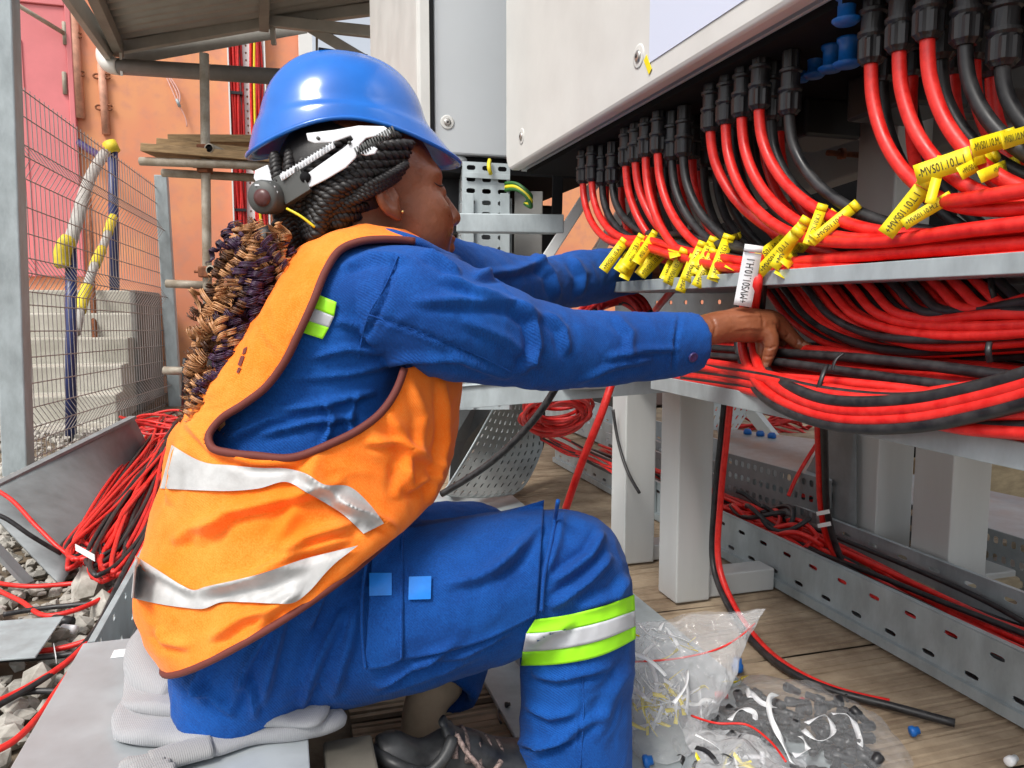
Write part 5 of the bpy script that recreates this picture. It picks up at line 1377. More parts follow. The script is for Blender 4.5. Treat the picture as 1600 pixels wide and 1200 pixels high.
folds = [
  # sleeve
  ([(640, 470), (720, 470), (800, 475), (850, 500)], 10, .006), ([(800, 478), (830, 500), (838, 540), (815, 585)], 9, .008), ([(850, 488), (878, 515), (885, 555)], 8, .006),
  ([(560, 575), (640, 560), (720, 560), (800, 590)], 9, .005), ([(940, 560), (1000, 548), (1062, 545)], 6, .0045), ([(900, 595), (960, 570), (1020, 560)], 8, .004), ([(690, 430), (740, 455), (790, 470)], 9, .006),
  ([(620, 400), (600, 470), (570, 530)], 5, -.0035), ([(575, 490), (680, 530), (790, 580)], 4, -.003), ([(1062, 492), (1054, 535), (1050, 580)], 4, -.003),
  ([(720, 500), (790, 530), (860, 585)], 10, .004), ([(960, 492), (985, 520), (980, 560)], 9, .004),
  # back under the arm
  ([(440, 590), (520, 588), (600, 575)], 7, .004), ([(420, 640), (500, 632), (590, 610)], 8, .006), ([(400, 680), (480, 660), (560, 650)], 8, .005), ([(350, 690), (420, 655), (480, 640)], 8, .005), ([(505, 620), (520, 650), (505, 700)], 6, .006), ([(560, 610), (545, 650), (552, 690)], 6, .004),
  ([(530, 420), (580, 400), (640, 405)], 9, .004), ([(660, 395), (690, 410), (720, 430)], 7, .006),
  # seat and thigh
  ([(405, 1110), (430, 1010), (450, 930)], 12, .008), ([(520, 1090), (545, 1010), (560, 940)], 10, .006), ([(320, 1100), (310, 1060), (330, 1020)], 10, .006), ([(400, 1125), (395, 1085), (375, 1050)], 8, .006), ([(480, 985), (500, 930), (530, 890)], 9, .005),
  ([(690, 915), (745, 905), (790, 880), (830, 845)], 9, .008), ([(760, 905), (800, 870), (850, 815)], 8, .006), ([(880, 800), (870, 850), (850, 900)], 8, .006), ([(940, 830), (920, 870), (860, 910)], 9, .008), ([(955, 865), (920, 905), (855, 950)], 9, .007),
  ([(820, 1000), (850, 985), (900, 970)], 10, .007), ([(640, 1035), (720, 1020), (800, 985)], 8, .005), ([(600, 1080), (680, 1050), (760, 1015)], 9, .004),
  ([(980, 900), (960, 930), (900, 950)], 10, .006), ([(820, 1180), (880, 1150), (950, 1110)], 10, .005), ([(810, 1160), (850, 1165), (900, 1150)], 6, .006), ([(905, 1000), (908, 1100), (900, 1200)], 3, -.002), ([(985, 1040), (960, 1080), (930, 1160)], 14, .004),
  ([(470, 1110), (500, 1030), (540, 950)], 9, .008), ([(360, 1115), (385, 1040), (430, 960)], 8, .007), ([(585, 1075), (640, 1040), (720, 1000)], 7, .006), ([(285, 1062), (320, 1078), (370, 1120)], 7, .006), ([(830, 1050), (870, 1060), (960, 1040)], 8, .005), ([(820, 1100), (860, 1120), (900, 1110)], 8, .005),
  ([(480, 560), (540, 545), (600, 550)], 7, .005), ([(520, 500), (560, 510), (590, 540)], 7, .004),
  # far sleeve
  ([(740, 430), (800, 425), (850, 410)], 8, .007), ([(830, 400), (860, 430), (870, 470)], 8, .008), ([(890, 400), (910, 430), (905, 465)], 8, .006),
]
FOLD_GAIN = 1.8
add_folds(cov_me, folds, .0036, 15, (1, 1, 1))
FOLD_GAIN = 1.5
overall = link('overall', cov_me, M['blue'], person)
bvh_c = bvh_of(cov_me)

# ---- orange vest: looser shell over the back, armhole cut away
vest_geo = silhouette_loft([((248, 1020), (648, 796), 1.06, .225), ((213, 935), (692, 765), 1.075, .225), ((230, 830), (708, 720), 1.09, .215), ((254, 745), (716, 660), 1.10, .212), ((270, 684), (722, 600), 1.10, .205), ((305, 640), (718, 552), 1.10, .198),
                    ((368, 560), (712, 498), 1.10, .193), ((424, 480), (706, 450), 1.10, .188), ((466, 412), (700, 410), 1.105, .165), ((505, 374), (676, 384), 1.11, .125), ((545, 357), (650, 366), 1.11, .09)], 260, 230, cap=False, power=2.2)
arm_poly = [(640, 376), (600, 374), (560, 378), (530, 392), (508, 425), (490, 470), (465, 525), (445, 565), (415, 605), (380, 632), (345, 655), (326, 682), (332, 700), (360, 708), (400, 712), (445, 716), (470, 712), (520, 692), (560, 672), (595, 645), (618, 612), (632, 575), (700, 560), (780, 520), (780, 372), (690, 366)]
def inside(p, poly):
    x, y = p[:, 0], p[:, 1]; c = np.zeros(len(p), bool); n = len(poly)
    for i in range(n):
        x1, y1 = poly[i]; x2, y2 = poly[(i + 1) % n]
        if y1 == y2: continue
        m = ((y1 > y) != (y2 > y)) & (x < (x2 - x1) * (y - y1) / (y2 - y1) + x1); c ^= m
    return c
v_me = mesh('vest', *vest_geo)
vest_folds = [
  ([(290, 655), (330, 700), (400, 722), (470, 722)], 10, .006), ([(300, 850), (360, 800), (440, 780), (540, 750)], 13, .009), ([(270, 850), (300, 825), (350, 815)], 12, .006), ([(440, 870), (480, 840), (560, 815)], 12, .010), ([(520, 780), (570, 800), (620, 830)], 9, .008), ([(470, 730), (520, 770), (580, 820)], 12, .008),
  ([(400, 900), (480, 860), (550, 840)], 10, .008), ([(620, 720), (640, 760), (680, 740)], 10, .007), ([(690, 590), (690, 690), (670, 790)], 7, .008), ([(570, 690), (620, 690), (690, 730)], 9, .006), ([(220, 880), (260, 900), (310, 930)], 10, .006), ([(310, 925), (400, 905), (480, 880)], 12, .010),
  ([(330, 1000), (380, 965), (430, 950)], 9, .007), ([(400, 980), (430, 950), (470, 925)], 9, .006), ([(250, 980), (260, 1000), (300, 1010)], 10, .005), ([(280, 690), (270, 740), (262, 790)], 9, .006), ([(600, 640), (640, 700), (620, 780)], 12, .006), ([(500, 700), (470, 780), (430, 860)], 16, .006),
  ([(640, 590), (660, 650), (650, 720)], 10, .004),
]
co = get_co(v_me)
if np.mean(((co - np.array([0, 0, 0]) - co.mean(0)) * get_no(v_me)).sum(1)) < 0: v_me.flip_normals()
add_folds(v_me, vest_folds, .0060, 9)
bvh_v = bvh_of(v_me)
co = get_co(v_me); no = get_no(v_me)
if np.mean(((co - co.mean(0)) * no).sum(1)) < 0:
    pass
facing = ((co - CAM) * no).sum(1) < 0
px = proj(co)
near = co[:, 1] < 1.10
cut = inside(px, arm_poly) & near
bm = bmesh.new(); bm.from_mesh(v_me); bm.verts.ensure_lookup_table()
bmesh.ops.delete(bm, geom=[bm.verts[i] for i in np.nonzero(cut)[0]], context='VERTS')
bm.to_mesh(v_me); bm.free()
vest = solid(link('vest', v_me, M['orange'], person), .0012)
mk('armhole_piping', line_on(bvh_v, [(648, 377), (600, 374), (560, 378), (530, 392), (508, 425), (490, 470), (465, 525), (445, 565), (415, 605), (380, 632), (345, 655), (326, 682), (332, 700), (360, 708), (400, 712), (445, 716), (470, 712), (520, 692), (560, 672), (595, 645), (618, 612), (632, 575)], 140, .001, .0050), M['piping'], vest)
rim = [tuple(v) for v in proj(np.array(vest_geo[0][:260]))]
hemP = np.array([get_co(v_me)[i] for i in range(0)]) if False else np.array(vest_geo[0][:260])
mk('hem_piping', tube(np.vstack([hemP[::4], hemP[:1]]), .0045, 8), M['piping'], vest)
mk('reflective_band', patch(bvh_v, [(268, 695), (318, 722), (361, 727), (405, 731), (447, 732), (478, 740), (507, 757), (545, 760), (575, 785), (600, 818)], [(250, 763), (310, 766), (361, 767), (405, 763), (447, 753), (480, 770), (510, 787), (535, 803), (552, 818), (568, 834)], 150, 16, .0052, blur=3), M['reflect'], vest)
mk('reflective_band', patch(bvh_v, [(211, 868), (250, 893), (285, 915), (303, 922), (320, 917), (365, 907), (415, 894), (473, 874), (520, 862), (560, 852)], [(205, 934), (245, 943), (285, 949), (318, 951), (345, 941), (385, 941), (430, 943), (458, 942), (482, 925), (515, 886)], 150, 16, .0052, blur=3), M['reflect'], vest)
None and mk('reflective_band', patch(bvh_v, [(700, 748), (680, 775), (650, 800), (628, 822)], [(702, 770), (688, 795), (668, 815), (650, 826)], 20, 5, .004), M['reflect'], vest)
for (a, b, c, d) in (((380, 545), (386, 541), (383, 552), (378, 554)), ((376, 556), (382, 556), (376, 572), (371, 570)), ((372, 574), (377, 574), (372, 583), (369, 582))):
    mk('print', patch(bvh_v, [a, b], [d, c], 3, 3, .003), M['piping'], vest)

# ---- details of the overall
mk('shoulder_band', patch(bvh_c, [(484, 455), (526, 472)], [(474, 475), (522, 494)], 16, 5, .0030), M['lime'], overall)
mk('shoulder_band', patch(bvh_c, [(474, 475), (522, 494)], [(460, 494), (514, 512)], 16, 5, .0028), M['reflect_blue'], overall)
mk('shoulder_band', patch(bvh_c, [(460, 494), (514, 512)], [(449, 512), (504, 530)], 16, 5, .0030), M['lime'], overall)
mk('knee_band', patch(bvh_c, [(836, 968), (880, 962), (940, 948), (991, 929)], [(822, 990), (880, 985), (940, 972), (992, 954)], 40, 6, .0030), M['lime'], overall)
mk('knee_band', patch(bvh_c, [(822, 990), (880, 985), (940, 972), (992, 954)], [(817, 1018), (880, 1013), (940, 1000), (993, 978)], 40, 6, .0050), M['reflect_blue'], overall)
mk('knee_band', patch(bvh_c, [(817, 1018), (880, 1013), (940, 1000), (993, 978)], [(814, 1040), (880, 1037), (940, 1024), (993, 998)], 40, 6, .0030), M['lime'], overall)
for o in overall.children: solid(o, .001)
# cargo pocket with its flap
pk = mk('cargo_pocket', patch(bvh_c, [(628, 826), (700, 812), (780, 800), (850, 782)], [(626, 1032), (690, 1020), (760, 1000), (838, 962)], 60, 40, .0060, blur=4), M['blue'], overall)
solid(pk, .0016)
fl_ = mk('pocket_flap', patch(bvh_c, [(585, 818), (605, 822), (630, 832)], [(570, 1045), (600, 1043), (630, 1030)], 24, 50, .0085, blur=4), M['blue'], overall); solid(fl_, .002)
mk('seam', line_on(bvh_c, [(586, 818), (574, 870), (566, 930), (566, 990), (571, 1045)], 50, .010, .0022), M['blue'], overall)
mk('seam', line_on(bvh_c, [(872, 782), (862, 840), (850, 900), (846, 955)], 40, .004, .003), M['blue'], overall)
mk('seam', line_on(bvh_c, [(628, 830), (627, 930), (627, 1030)], 40, .0095, .0014), M['blue'], overall)
mk('seam', line_on(bvh_c, [(622, 400), (600, 450), (575, 495), (560, 560)], 40, .0006, .0012), M['blue'], overall)
mk('seam', line_on(bvh_c, [(576, 492), (660, 520), (740, 552), (800, 582)], 40, .0004, .0010), M['blue'], overall)
mk('seam', line_on(bvh_c, [(908, 1042), (912, 1100), (906, 1200)], 40, .0004, .0010), M['blue'], overall)
mk('velcro_patch', patch(bvh_c, [(577, 895), (612, 895)], [(577, 931), (612, 930)], 6, 6, .0115), M['velcro'], fl_)
mk('velcro_patch', patch(bvh_c, [(639, 901), (674, 900)], [(638, 937), (673, 936)], 6, 6, .0105), M['velcro'], pk)
p, n_ = hit(bvh_c, 1082, 558, .001, 1.12)
mk('cuff_button', lathe(p, n_, [(0, .0075), (.0025, .0075), (.003, .006), (.0022, .004)], 16), pmat('button', (.04, .03, .12), .4), overall)

# ---- collar
mk('collar', tube(spline([W(575, 362, 1.06), W(610, 366, 1.02), W(650, 378, 1.02), W(690, 398, 1.06), W(712, 405, 1.14)], 30), [.012] * 30, 10, flat=.6), M['blue'], overall)

# ---- helmet
YWH = R(20); HP = R(-2)
ef = np.array([math.cos(YWH) * math.cos(HP), math.sin(YWH) * math.cos(HP), math.sin(HP)]); el = np.array([-math.sin(YWH), math.cos(YWH), 0]); eu = np.cross(ef, el)
HEL = W(540, 236, 1.115)
RXh, RYh, RZh = .119, .096, .128
def shell(th, ph, off=0):
    """th around (0 = front), ph 0 at the rim .. pi/2 at the crown"""
    c, s = math.cos(th), math.sin(th)
    prof = math.cos(ph) ** .80
    r1, r2 = RXh * (1.0 if c > 0 else 1.02), RYh
    x, y, z = c * r1 * prof, s * r2 * prof, RZh * math.sin(ph) ** .95
    fwd = max(0, c)
    low = max(0, 1 - ph / .42)
    brim = (.007 * low ** 2 + .036 * low ** 1.7 * fwd ** 2.2)
    x += c * brim; y += s * brim * .55
    z -= .004 * low ** 1.2 * fwd ** 3 + .020 * low * max(0, -c) ** 2 - .022 * low * abs(s) ** 3
    # raised centre ridge and shallow flutes
    rdg = 1 / (1 + math.exp((abs(y) - .030) / .0035)) * min(1, max(0, (ph - .35) / .25)) * .0045
    z += rdg
    step = .0035 / (1 + math.exp((ph - .26) / .018)); x += c * step; y += s * step
    n = np.array([c * prof, s * prof, math.sin(ph)]); n /= np.linalg.norm(n)
    p = HEL + ef * (x + n[0] * off) + el * (y + n[1] * off) + eu * (z + n[2] * off)
    return p
NT, NP = 120, 44
V = [shell(2 * math.pi * i / NT, math.pi / 2 * (j / NP)) for j in range(NP) for i in range(NT)] + [shell(0, math.pi / 2)]
Fc = [(j*NT+i, j*NT+(i+1) % NT, (j+1)*NT+(i+1) % NT, (j+1)*NT+i) for j in range(NP-1) for i in range(NT)] + [((NP-1)*NT+i, (NP-1)*NT+(i+1) % NT, len(V)-1) for i in range(NT)]
helmet = solid(mk('helmet', (V, Fc), M['helmet'], person), .0035, -1)
mk('rim', tube([shell(2 * math.pi * i / NT, 0) for i in range(NT + 1)], .0032, 8), M['helmet'], helmet)
for dx in (-.028, .012):
    a = [shell(th, 1.33) for th in (math.pi + .0, )]
    p = HEL + ef * dx + el * -.022 + eu * (RZh * .975)
    mk('vent_slot', box(p, ef * .013, el * .0025, eu * .004), M['inv_dark'], helmet, smooth=False)
# inner band filling the shade below the shell
def cradle_pt(px_, py_, Y): return W(px_, py_, Y)
YC = 1.025
def plate(outline, Y0, Y1, thick, name, mat, parent, dY=-.022):
    """flat plastic piece: outline in pixels, depth changes linearly with x"""
    xs = [p[0] for p in outline]; x0, x1 = min(xs), max(xs)
    P = [W(x, y, dY + Y0 + (Y1 - Y0) * (x - x0) / (x1 - x0)) for x, y in outline]; n = len(P)
    back = [p + np.array([0, thick, 0]) for p in P]
    return bevel(mk(name, (P + back, [tuple(range(n))[::-1], tuple(range(n, 2*n))] + [(i, (i+1) % n, n+(i+1) % n, n+i) for i in range(n)]), M[mat], parent, smooth=False), .001)
hz_ = mk('harness_strap', plate.__defaults__ and ([], []) if False else ([], []), M['strapw'], helmet) if False else None
plate([(464, 283), (495, 260), (535, 232), (552, 218), (548, 212), (520, 222), (492, 224), (481, 220), (478, 208), (520, 203), (560, 196), (600, 197), (612, 206), (606, 214), (590, 212), (572, 216), (562, 226), (556, 246), (540, 262), (510, 280), (486, 292), (474, 294)], 1.02, .998, .003, 'harness_strap', 'strapw', helmet)
plate([(563, 238), (582, 228), (590, 232), (586, 240), (572, 243), (564, 241)], 1.0, .996, .003, 'strap_clip', 'strapw', helmet)
for k in range(16):
    t = k / 15; x, y = 556 + 58 * t, 238 - 34 * t
    mk('strap_teeth', tube([W(x - 2, y - 7, .976), W(x + 4, y + 7, .976)], .0012, 5), M['dgrey'], helmet)
for k in range(18):
    t = k / 17; x, y = 440 + 80 * t, 276 - 50 * t
    mk('strap_teeth', tube([W(x - 1, y - 5, .999 - .01 * t), W(x + 2, y + 5, .999 - .01 * t)], .0007, 5), M['strapw'], helmet)
plate([(436, 274), (520, 222), (524, 230), (440, 283)], 1.025, 1.012, .002, 'ratchet_band', 'strapw', helmet)
for (x, y) in ((497, 216), (546, 223)):
    p = W(x, y, .984); mk('strap_pin', lathe(p, (0, -1, 0), [(-.004, .0022), (.001, .0022)], 10), M['dgrey'], helmet)
mk('strap_slot', lathe(W(477, 277, .994), (0, -1, 0), [(-.006, .007), (.0005, .007)], 14), M['inv_dark'], helmet)
plate([(398, 266), (418, 257), (424, 272), (466, 262), (468, 272), (424, 283), (402, 288), (396, 278)], 1.05, 1.03, .012, 'back_strap', 'strapw', helmet)
plate([(425, 278), (465, 259), (485, 296), (446, 320)], 1.035, 1.012, .02, 'adjuster_block', 'dgrey', helmet)
kn = mk('adjuster_knob', lathe(W(413, 308, 1.0), (-.25, -1, -.1), [(-.025, .020), (-.022, .0215), (.004, .0215), (.008, .019), (.0085, .004)], 24), M['dgrey'], helmet)
mk('knob_cap', lathe(W(411, 309, .992) , (-.25, -1, -.1), [(-.006, .011), (.004, .011), (.005, .004)], 18), pmat('knob_glint', (.09, .03, .028), .35), helmet)
for k in range(5):
    t = -2.2 + k * .5; c = W(413 + 18 * math.cos(t), 304 + 18 * math.sin(t), .993)
    mk('knob_mark', box(c, (.003, 0, 0), (0, .002, 0), (0, 0, .0012)), M['strapw'], helmet, smooth=False)

# ---- hair
hair = mk('hair', ellipsoid(H(-.030, 0, .044), hf * .100, hl * .0800, hu * .090, 40, 26), M['hair'], person)
for hm in ('h_brown', 'h_caramel', 'h_purple', 'hair'):
    nt = M[hm].node_tree; pb = nt.nodes['Principled BSDF']
    tn = nt.nodes.new('ShaderNodeTexNoise'); tn.inputs['Scale'].default_value = 620; tn.inputs['Detail'].default_value = 2
    tcn = nt.nodes.new('ShaderNodeTexCoord'); bmp = nt.nodes.new('ShaderNodeBump'); bmp.inputs['Strength'].default_value = .22; bmp.inputs['Distance'].default_value = .0012
    nt.links.new(tcn.outputs['Object'], tn.inputs['Vector']); nt.links.new(tn.outputs['Fac'], bmp.inputs['Height']); nt.links.new(bmp.outputs['Normal'], pb.inputs['Normal'])
def rope(pts, r, mat, parent, turns, n=70, name='braid'):
    C = spline(pts, n); T = np.gradient(C, axis=0); T /= np.linalg.norm(T, axis=1)[:, None]
    geos = []
    s = np.cross(T[0], ZZ); s /= np.linalg.norm(s)
    fr = []
    for i in range(n):
        s = s - T[i] * s.dot(T[i]); s /= np.linalg.norm(s); fr.append((s.copy(), np.cross(T[i], s)))
    for ph in (0, math.pi):
        P = [C[i] + r * .55 * (math.cos(2 * math.pi * turns * i / n + ph) * fr[i][0] + math.sin(2 * math.pi * turns * i / n + ph) * fr[i][1]) for i in range(n)]
        rad = [r * .72 * min(1, .35 + i / 4, .4 + (n - 1 - i) / 5) for i in range(n)]
        geos.append(tube(P, rad, 7))
    return mk(name, join(*geos), mat, parent)
YB = 1.022
tw_starts = [(628, 214), (646, 226), (640, 240), (634, 252), (628, 264), (618, 276), (602, 288), (590, 304), (580, 322), (566, 338), (548, 350)]
tw_mids = [(540, 218), (552, 236), (556, 250), (552, 264), (548, 277), (542, 290), (532, 302), (528, 316), (520, 330), (516, 342), (512, 352)]
for k, (sx, sy) in enumerate(tw_starts):
    mx_, my_ = tw_mids[k]
    ex, ey = 446 + 3 * k, 300 + 7.5 * k
    Ys_ = 1.045 + .01 * (k == 0); Ym = 1.012 + .004 * abs(k - 5); Ye = 1.035 + .003 * k
    rope([W(sx, sy, 1.055), W((sx + mx_) / 2, (sy + my_) / 2 - 2, 1.020), W(mx_, my_, Ym - .010), W((mx_ + ex) / 2, (my_ + ey) / 2 + 2, 1.006), W(ex, ey, Ye - .006), W(430 + 3 * k, 372 + 6 * k, 1.04), W(418 + 3 * k, 430 + 5 * k, 1.03), W(400 + 3 * k, 500, 1.02)], .0068, M['hair'], hair, 17, 110)
for k in range(7):   # nape braids under the helmet back
    rope([W(430 + 24 * k, 240 - 6 * k, 1.035), W(432 + 20 * k, 268 - 3 * k, 1.02), W(440 + 12 * k, 300, 1.02), W(440 + 6 * k, 335, 1.035)], .0072, M['hair'], hair, 7, 40)
for k in range(3):   # braids lying over the top of the ear at the temple
    rope([W(636 - 6 * k, 256 + 9 * k, 1.045), W(615 - 6 * k, 270 + 9 * k, 1.022), W(585 - 6 * k, 286 + 9 * k, 1.012), W(545 - 6 * k, 304 + 9 * k, 1.012)], .0056, M['hair'], hair, 9, 50)
mk('gold_thread', tube(spline([W(448, 326, 1.0), W(470, 338, .996), W(492, 355, .998)], 14), .0018, 6), M['yl'], hair)
# ringlets of the ponytail
rg = np.random.default_rng(5)
pony = spline([(412, 350, 0), (405, 400, 0), (385, 460, 0), (362, 530, 0), (338, 590, 0), (322, 640, 0)], 100)
wid = lambda t: 34 + 22 * math.sin(min(1, t * 1.15) * math.pi) - 6 * t
core = chain([(418, 372, 20, 1.07), (400, 420, 30, 1.06), (372, 500, 34, 1.05), (345, 580, 26, 1.04), (325, 635, 12, 1.03)], 40, 16)
mk('ponytail_core', core, M['hair'], hair)
for k in range(190):
    t = (k + .5) / 190 * .98; c = pony[int(t * 99)]; w = wid(t)
    u = rg.uniform(-1, 1); x, y = c[0] + u * w, c[1] + u * w * .15 + rg.normal() * 6
    if x > 438 - (y - 340) * .12: x -= 18
    z = 1.035 - .05 * math.sqrt(max(0, 1 - u * u)) + rg.uniform(-.012, .008) - .02 * t
    ang = rg.normal() * .45 + 1.85; L = rg.uniform(28, 64) * (1.1 - .4 * t)
    dirn = np.array([math.cos(ang), math.sin(ang)])
    coil = rg.uniform(7.5, 14); turns = L / rg.uniform(11, 17)
    n = int(turns * 12) + 8
    A, Bv = W(x, y, z), W(x + dirn[0] * L, y + dirn[1] * L, z - .004 * rg.normal())
    ax = Bv - A; ax /= np.linalg.norm(ax); e1 = np.cross(ax, [0, 1, 0]); e1 /= np.linalg.norm(e1); e2 = np.cross(ax, e1)
    rr_ = pxr(coil, z); ph = rg.uniform(0, 6.28)
    bow = rg.normal() * .012; WR = rg.uniform(2.6, 4.2)
    pitch = np.linalg.norm(Bv - A) / turns
    q = rg.random(); pur = .95 if (u > -.3 and .18 < t < .9) or (u < -.6 and t < .15) else .08
    mat = M['h_purple'] if q < pur * .75 else (M['h_caramel'] if rg.random() < .66 else M['h_brown'])
    V = []; Fq = []; mm = 4; wd = pitch * rg.uniform(.20, .30)
    for sn in range(5):
        o_ax, o_r, o_p, sr = (sn - 2) / 2 * wd + rg.normal() * wd * .12, rg.normal() * rr_ * .10, rg.normal() * .12, pxr(rg.uniform(.85, 1.45), z); k0 = len(V)
        n2 = n - int(rg.integers(0, 6))
        for i in range(n2):
            s = i / (n - 1); th = 2 * math.pi * turns * s + ph + o_p; rad = rr_ * (1 - .45 * s) * (1 + .15 * math.sin(6 * s + ph)) + o_r
            er = math.cos(th) * e1 + math.sin(th) * e2; env = min(1, .3 + i / 5, .15 + (n2 - 1 - i) / 8)
            c0 = A + (Bv - A) * s + e1 * bow * math.sin(math.pi * s) + er * rad + ax * o_ax
            for j in range(mm):
                g = 2 * math.pi * j / mm; V.append(c0 + (ax * math.cos(g) + er * math.sin(g)) * sr * env)
        Fq += [(k0+i*mm+j, k0+i*mm+(j+1) % mm, k0+(i+1)*mm+(j+1) % mm, k0+(i+1)*mm+j) for i in range(n2-1) for j in range(mm)]
    mk('ringlet', (V, Fq), mat, hair)
# earring, lashes, brow
mk('earring', ellipsoid(W(629, 331, 1.038), (.0022, 0, 0), (0, .0022, 0), (0, 0, .0022), 10, 8), M['gold'], body)
bvh_b = bvh_of(body_me)
None and mk('eyebrow', line_on(bvh_b, [(676, 262), (690, 262), (703, 268)], 14, .0004, .0016), M['hair'], body)
mk('eyelash', line_on(bvh_b, [(676, 284), (686, 290), (694, 290)], 12, .0004, .0011), M['hair'], body)

mk('fingernail', patch(bvh_b, [(1256, 534), (1265, 540)], [(1252, 538), (1261, 545)], 5, 4, .0006), pmat('nail', (.36, .17, .11), .3), body)
mk('fingernail', patch(bvh_b, [(1193, 566), (1201, 567)], [(1193, 576), (1199, 577)], 5, 4, .0006), pmat('nail_b', (.36, .17, .11), .3), body)
# ---- far foot: sock and shoe
sock = mk('sock', chain([(690, 1068, 36, 1.26), (666, 1100, 35, 1.225), (660, 1150, 35, 1.195), (662, 1205, 37, 1.17)], 30, 22), M['sock'], person)
shoe = thing('shoe', None, None); shoe.parent = person; shoe.matrix_parent_inverse = Matrix.Translation(-Vector(person.location))
def foot(x, y, z):  # local: x forward along the foot, y across, z up
    f = np.array([.93, .36, 0]); f /= np.linalg.norm(f); s = np.array([-f[1], f[0], 0]); o = PZ(650, 1305, 0.006)
    return o + f * x + s * (y + .03) + ZZ * z
secs = [(-.045, .030, .115, .0), (-.02, .036, .118, .0), (.02, .039, .095, .0), (.06, .041, .105, 0), (.10, .043, .092, 0), (.14, .047, .068, 0), (.18, .047, .056, 0), (.215, .040, .048, 0), (.235, .022, .034, 0)]
V = []; ns = 20
D = spline([[a, b, c] for a, b, c, _ in secs], 36)
for (x, hw, ht) in D:
    for j in range(ns):
        t = 2 * math.pi * j / ns
        V.append(foot(x, hw * math.copysign(abs(math.cos(t)) ** .7, math.cos(t)), .02 + max(-.0, 0) + (ht * .5) * (1 + math.copysign(abs(math.sin(t)) ** .8, math.sin(t)))))
Fc = [(i*ns+j, i*ns+(j+1) % ns, (i+1)*ns+(j+1) % ns, (i+1)*ns+j) for i in range(35) for j in range(ns)] + [tuple(range(ns))[::-1], tuple(35*ns+j for j in range(ns))]
def rel(name, geo, mat, smooth=True):
    return mk(name, geo, mat, shoe, smooth)
shoe.location = (0, 0, 0)
shoe.matrix_parent_inverse = Matrix.Translation(-Vector(person.location))
rel('upper', (V, Fc), M['shoe'])
V2 = []
for (x, hw, ht) in D:
    for j in range(ns):
        t = 2 * math.pi * j / ns; V2.append(foot(x * 1.03 + .002, (hw + .005) * math.copysign(abs(math.cos(t)) ** .5, math.cos(t)), .0 + .013 * (1 + math.copysign(abs(math.sin(t)) ** .3, math.sin(t)))))
rel('sole', (V2, Fc), pmat('sole', (.03, .03, .03), .8))
rel('heel_collar', tube(spline([foot(-.052, .0, .12), foot(-.03, -.042, .118), foot(.01, -.048, .100), (foot(.035, -.045, .112)), foot(.055, -.03, .132)], 24), .009, 10), M['shoe'])
rel('tongue', tube(spline([foot(.045, -.01, .15), foot(.06, -.012, .125), foot(.10, -.01, .105)], 14), [.012] * 3 + [.018] * 11, 12, flat=.5), M['shoe'])
for k in range(6):
    x = .055 + .018 * k; z = .128 - .0105 * k
    rel('lace', tube(spline([foot(x, -.040, z - .022), foot(x + .005, -.02, z), foot(x + .008, .015, z), foot(x + .012, .035, z - .02)], 16), .0045, 7), M['lace'])
rel('lace', tube(spline([foot(.06, -.03, .135), foot(.075, -.055, .11), foot(.10, -.058, .085), foot(.12, -.05, .095)], 20), .004, 7), M['lace'])
# ================================================================== bags and small bits on the deck
def film(name, col, alpha, rim=.5):
    m, n, l, p = new_mat(name)
    p.inputs['Base Color'].default_value = (*col, 1); p.inputs['Roughness'].default_value = .09
    p.inputs['Specular IOR Level'].default_value = 1.0
    tr_ = n.new('ShaderNodeBsdfTransparent'); tr_.inputs['Color'].default_value = (.96, .96, .97, 1)
    mx = n.new('ShaderNodeMixShader')
    lw = n.new('ShaderNodeLayerWeight'); lw.inputs['Blend'].default_value = .35
    mr = n.new('ShaderNodeMapRange'); mr.inputs['To Min'].default_value = alpha; mr.inputs['To Max'].default_value = min(1, alpha + rim)
    l.new(lw.outputs['Facing'], mr.inputs['Value']); l.new(mr.outputs['Result'], mx.inputs['Fac'])
    l.new(tr_.outputs[0], mx.inputs[1]); l.new(p.outputs[0], mx.inputs[2])
    l.new(mx.outputs[0], n['Material Output'].inputs['Surface'])
    tc = n.new('ShaderNodeTexCoord'); t = n.new('ShaderNodeTexNoise'); t.inputs['Scale'].default_value = 22; t.inputs['Detail'].default_value = 4; t.inputs['Distortion'].default_value = 1.5
    b = n.new('ShaderNodeBump'); b.inputs['Strength'].default_value = .9; b.inputs['Distance'].default_value = .012
    l.new(tc.outputs['Object'], t.inputs['Vector']); l.new(t.outputs['Fac'], b.inputs['Height']); l.new(b.outputs['Normal'], p.inputs['Normal'])
    return m
M['film'] = film('clear_film', (.82, .83, .84), .22)
M['film2'] = film('clear_film_thin', (.75, .77, .79), .045, .3)
def crumple(geo, amp, sc, seed):
    V = []
    for v in geo[0]:
        q = Vector(np.asarray(v) * sc + seed); nv = noise.noise_vector(q) + .5 * noise.noise_vector(q * 2.7)
        V.append(np.asarray(v) + amp * np.array([nv.x, nv.y, nv.z]))
    return V, geo[1]
def strip(pts, w, mat, parent, nm='strip', n=24):
    P = spline(pts, n); T = np.gradient(P, axis=0); V = []
    for i in range(n):
        s = np.cross(T[i], [0, 0, 1.0]); s /= np.linalg.norm(s) + 1e-9; s = s * .5 + ZZ * .5 * math.sin(i * .3); s /= np.linalg.norm(s)
        V += [P[i] - s * w / 2, P[i] + s * w / 2]
    return solid(mk(nm, (V, [(2*i, 2*i+1, 2*i+3, 2*i+2) for i in range(n - 1)]), mat, parent), .0005)
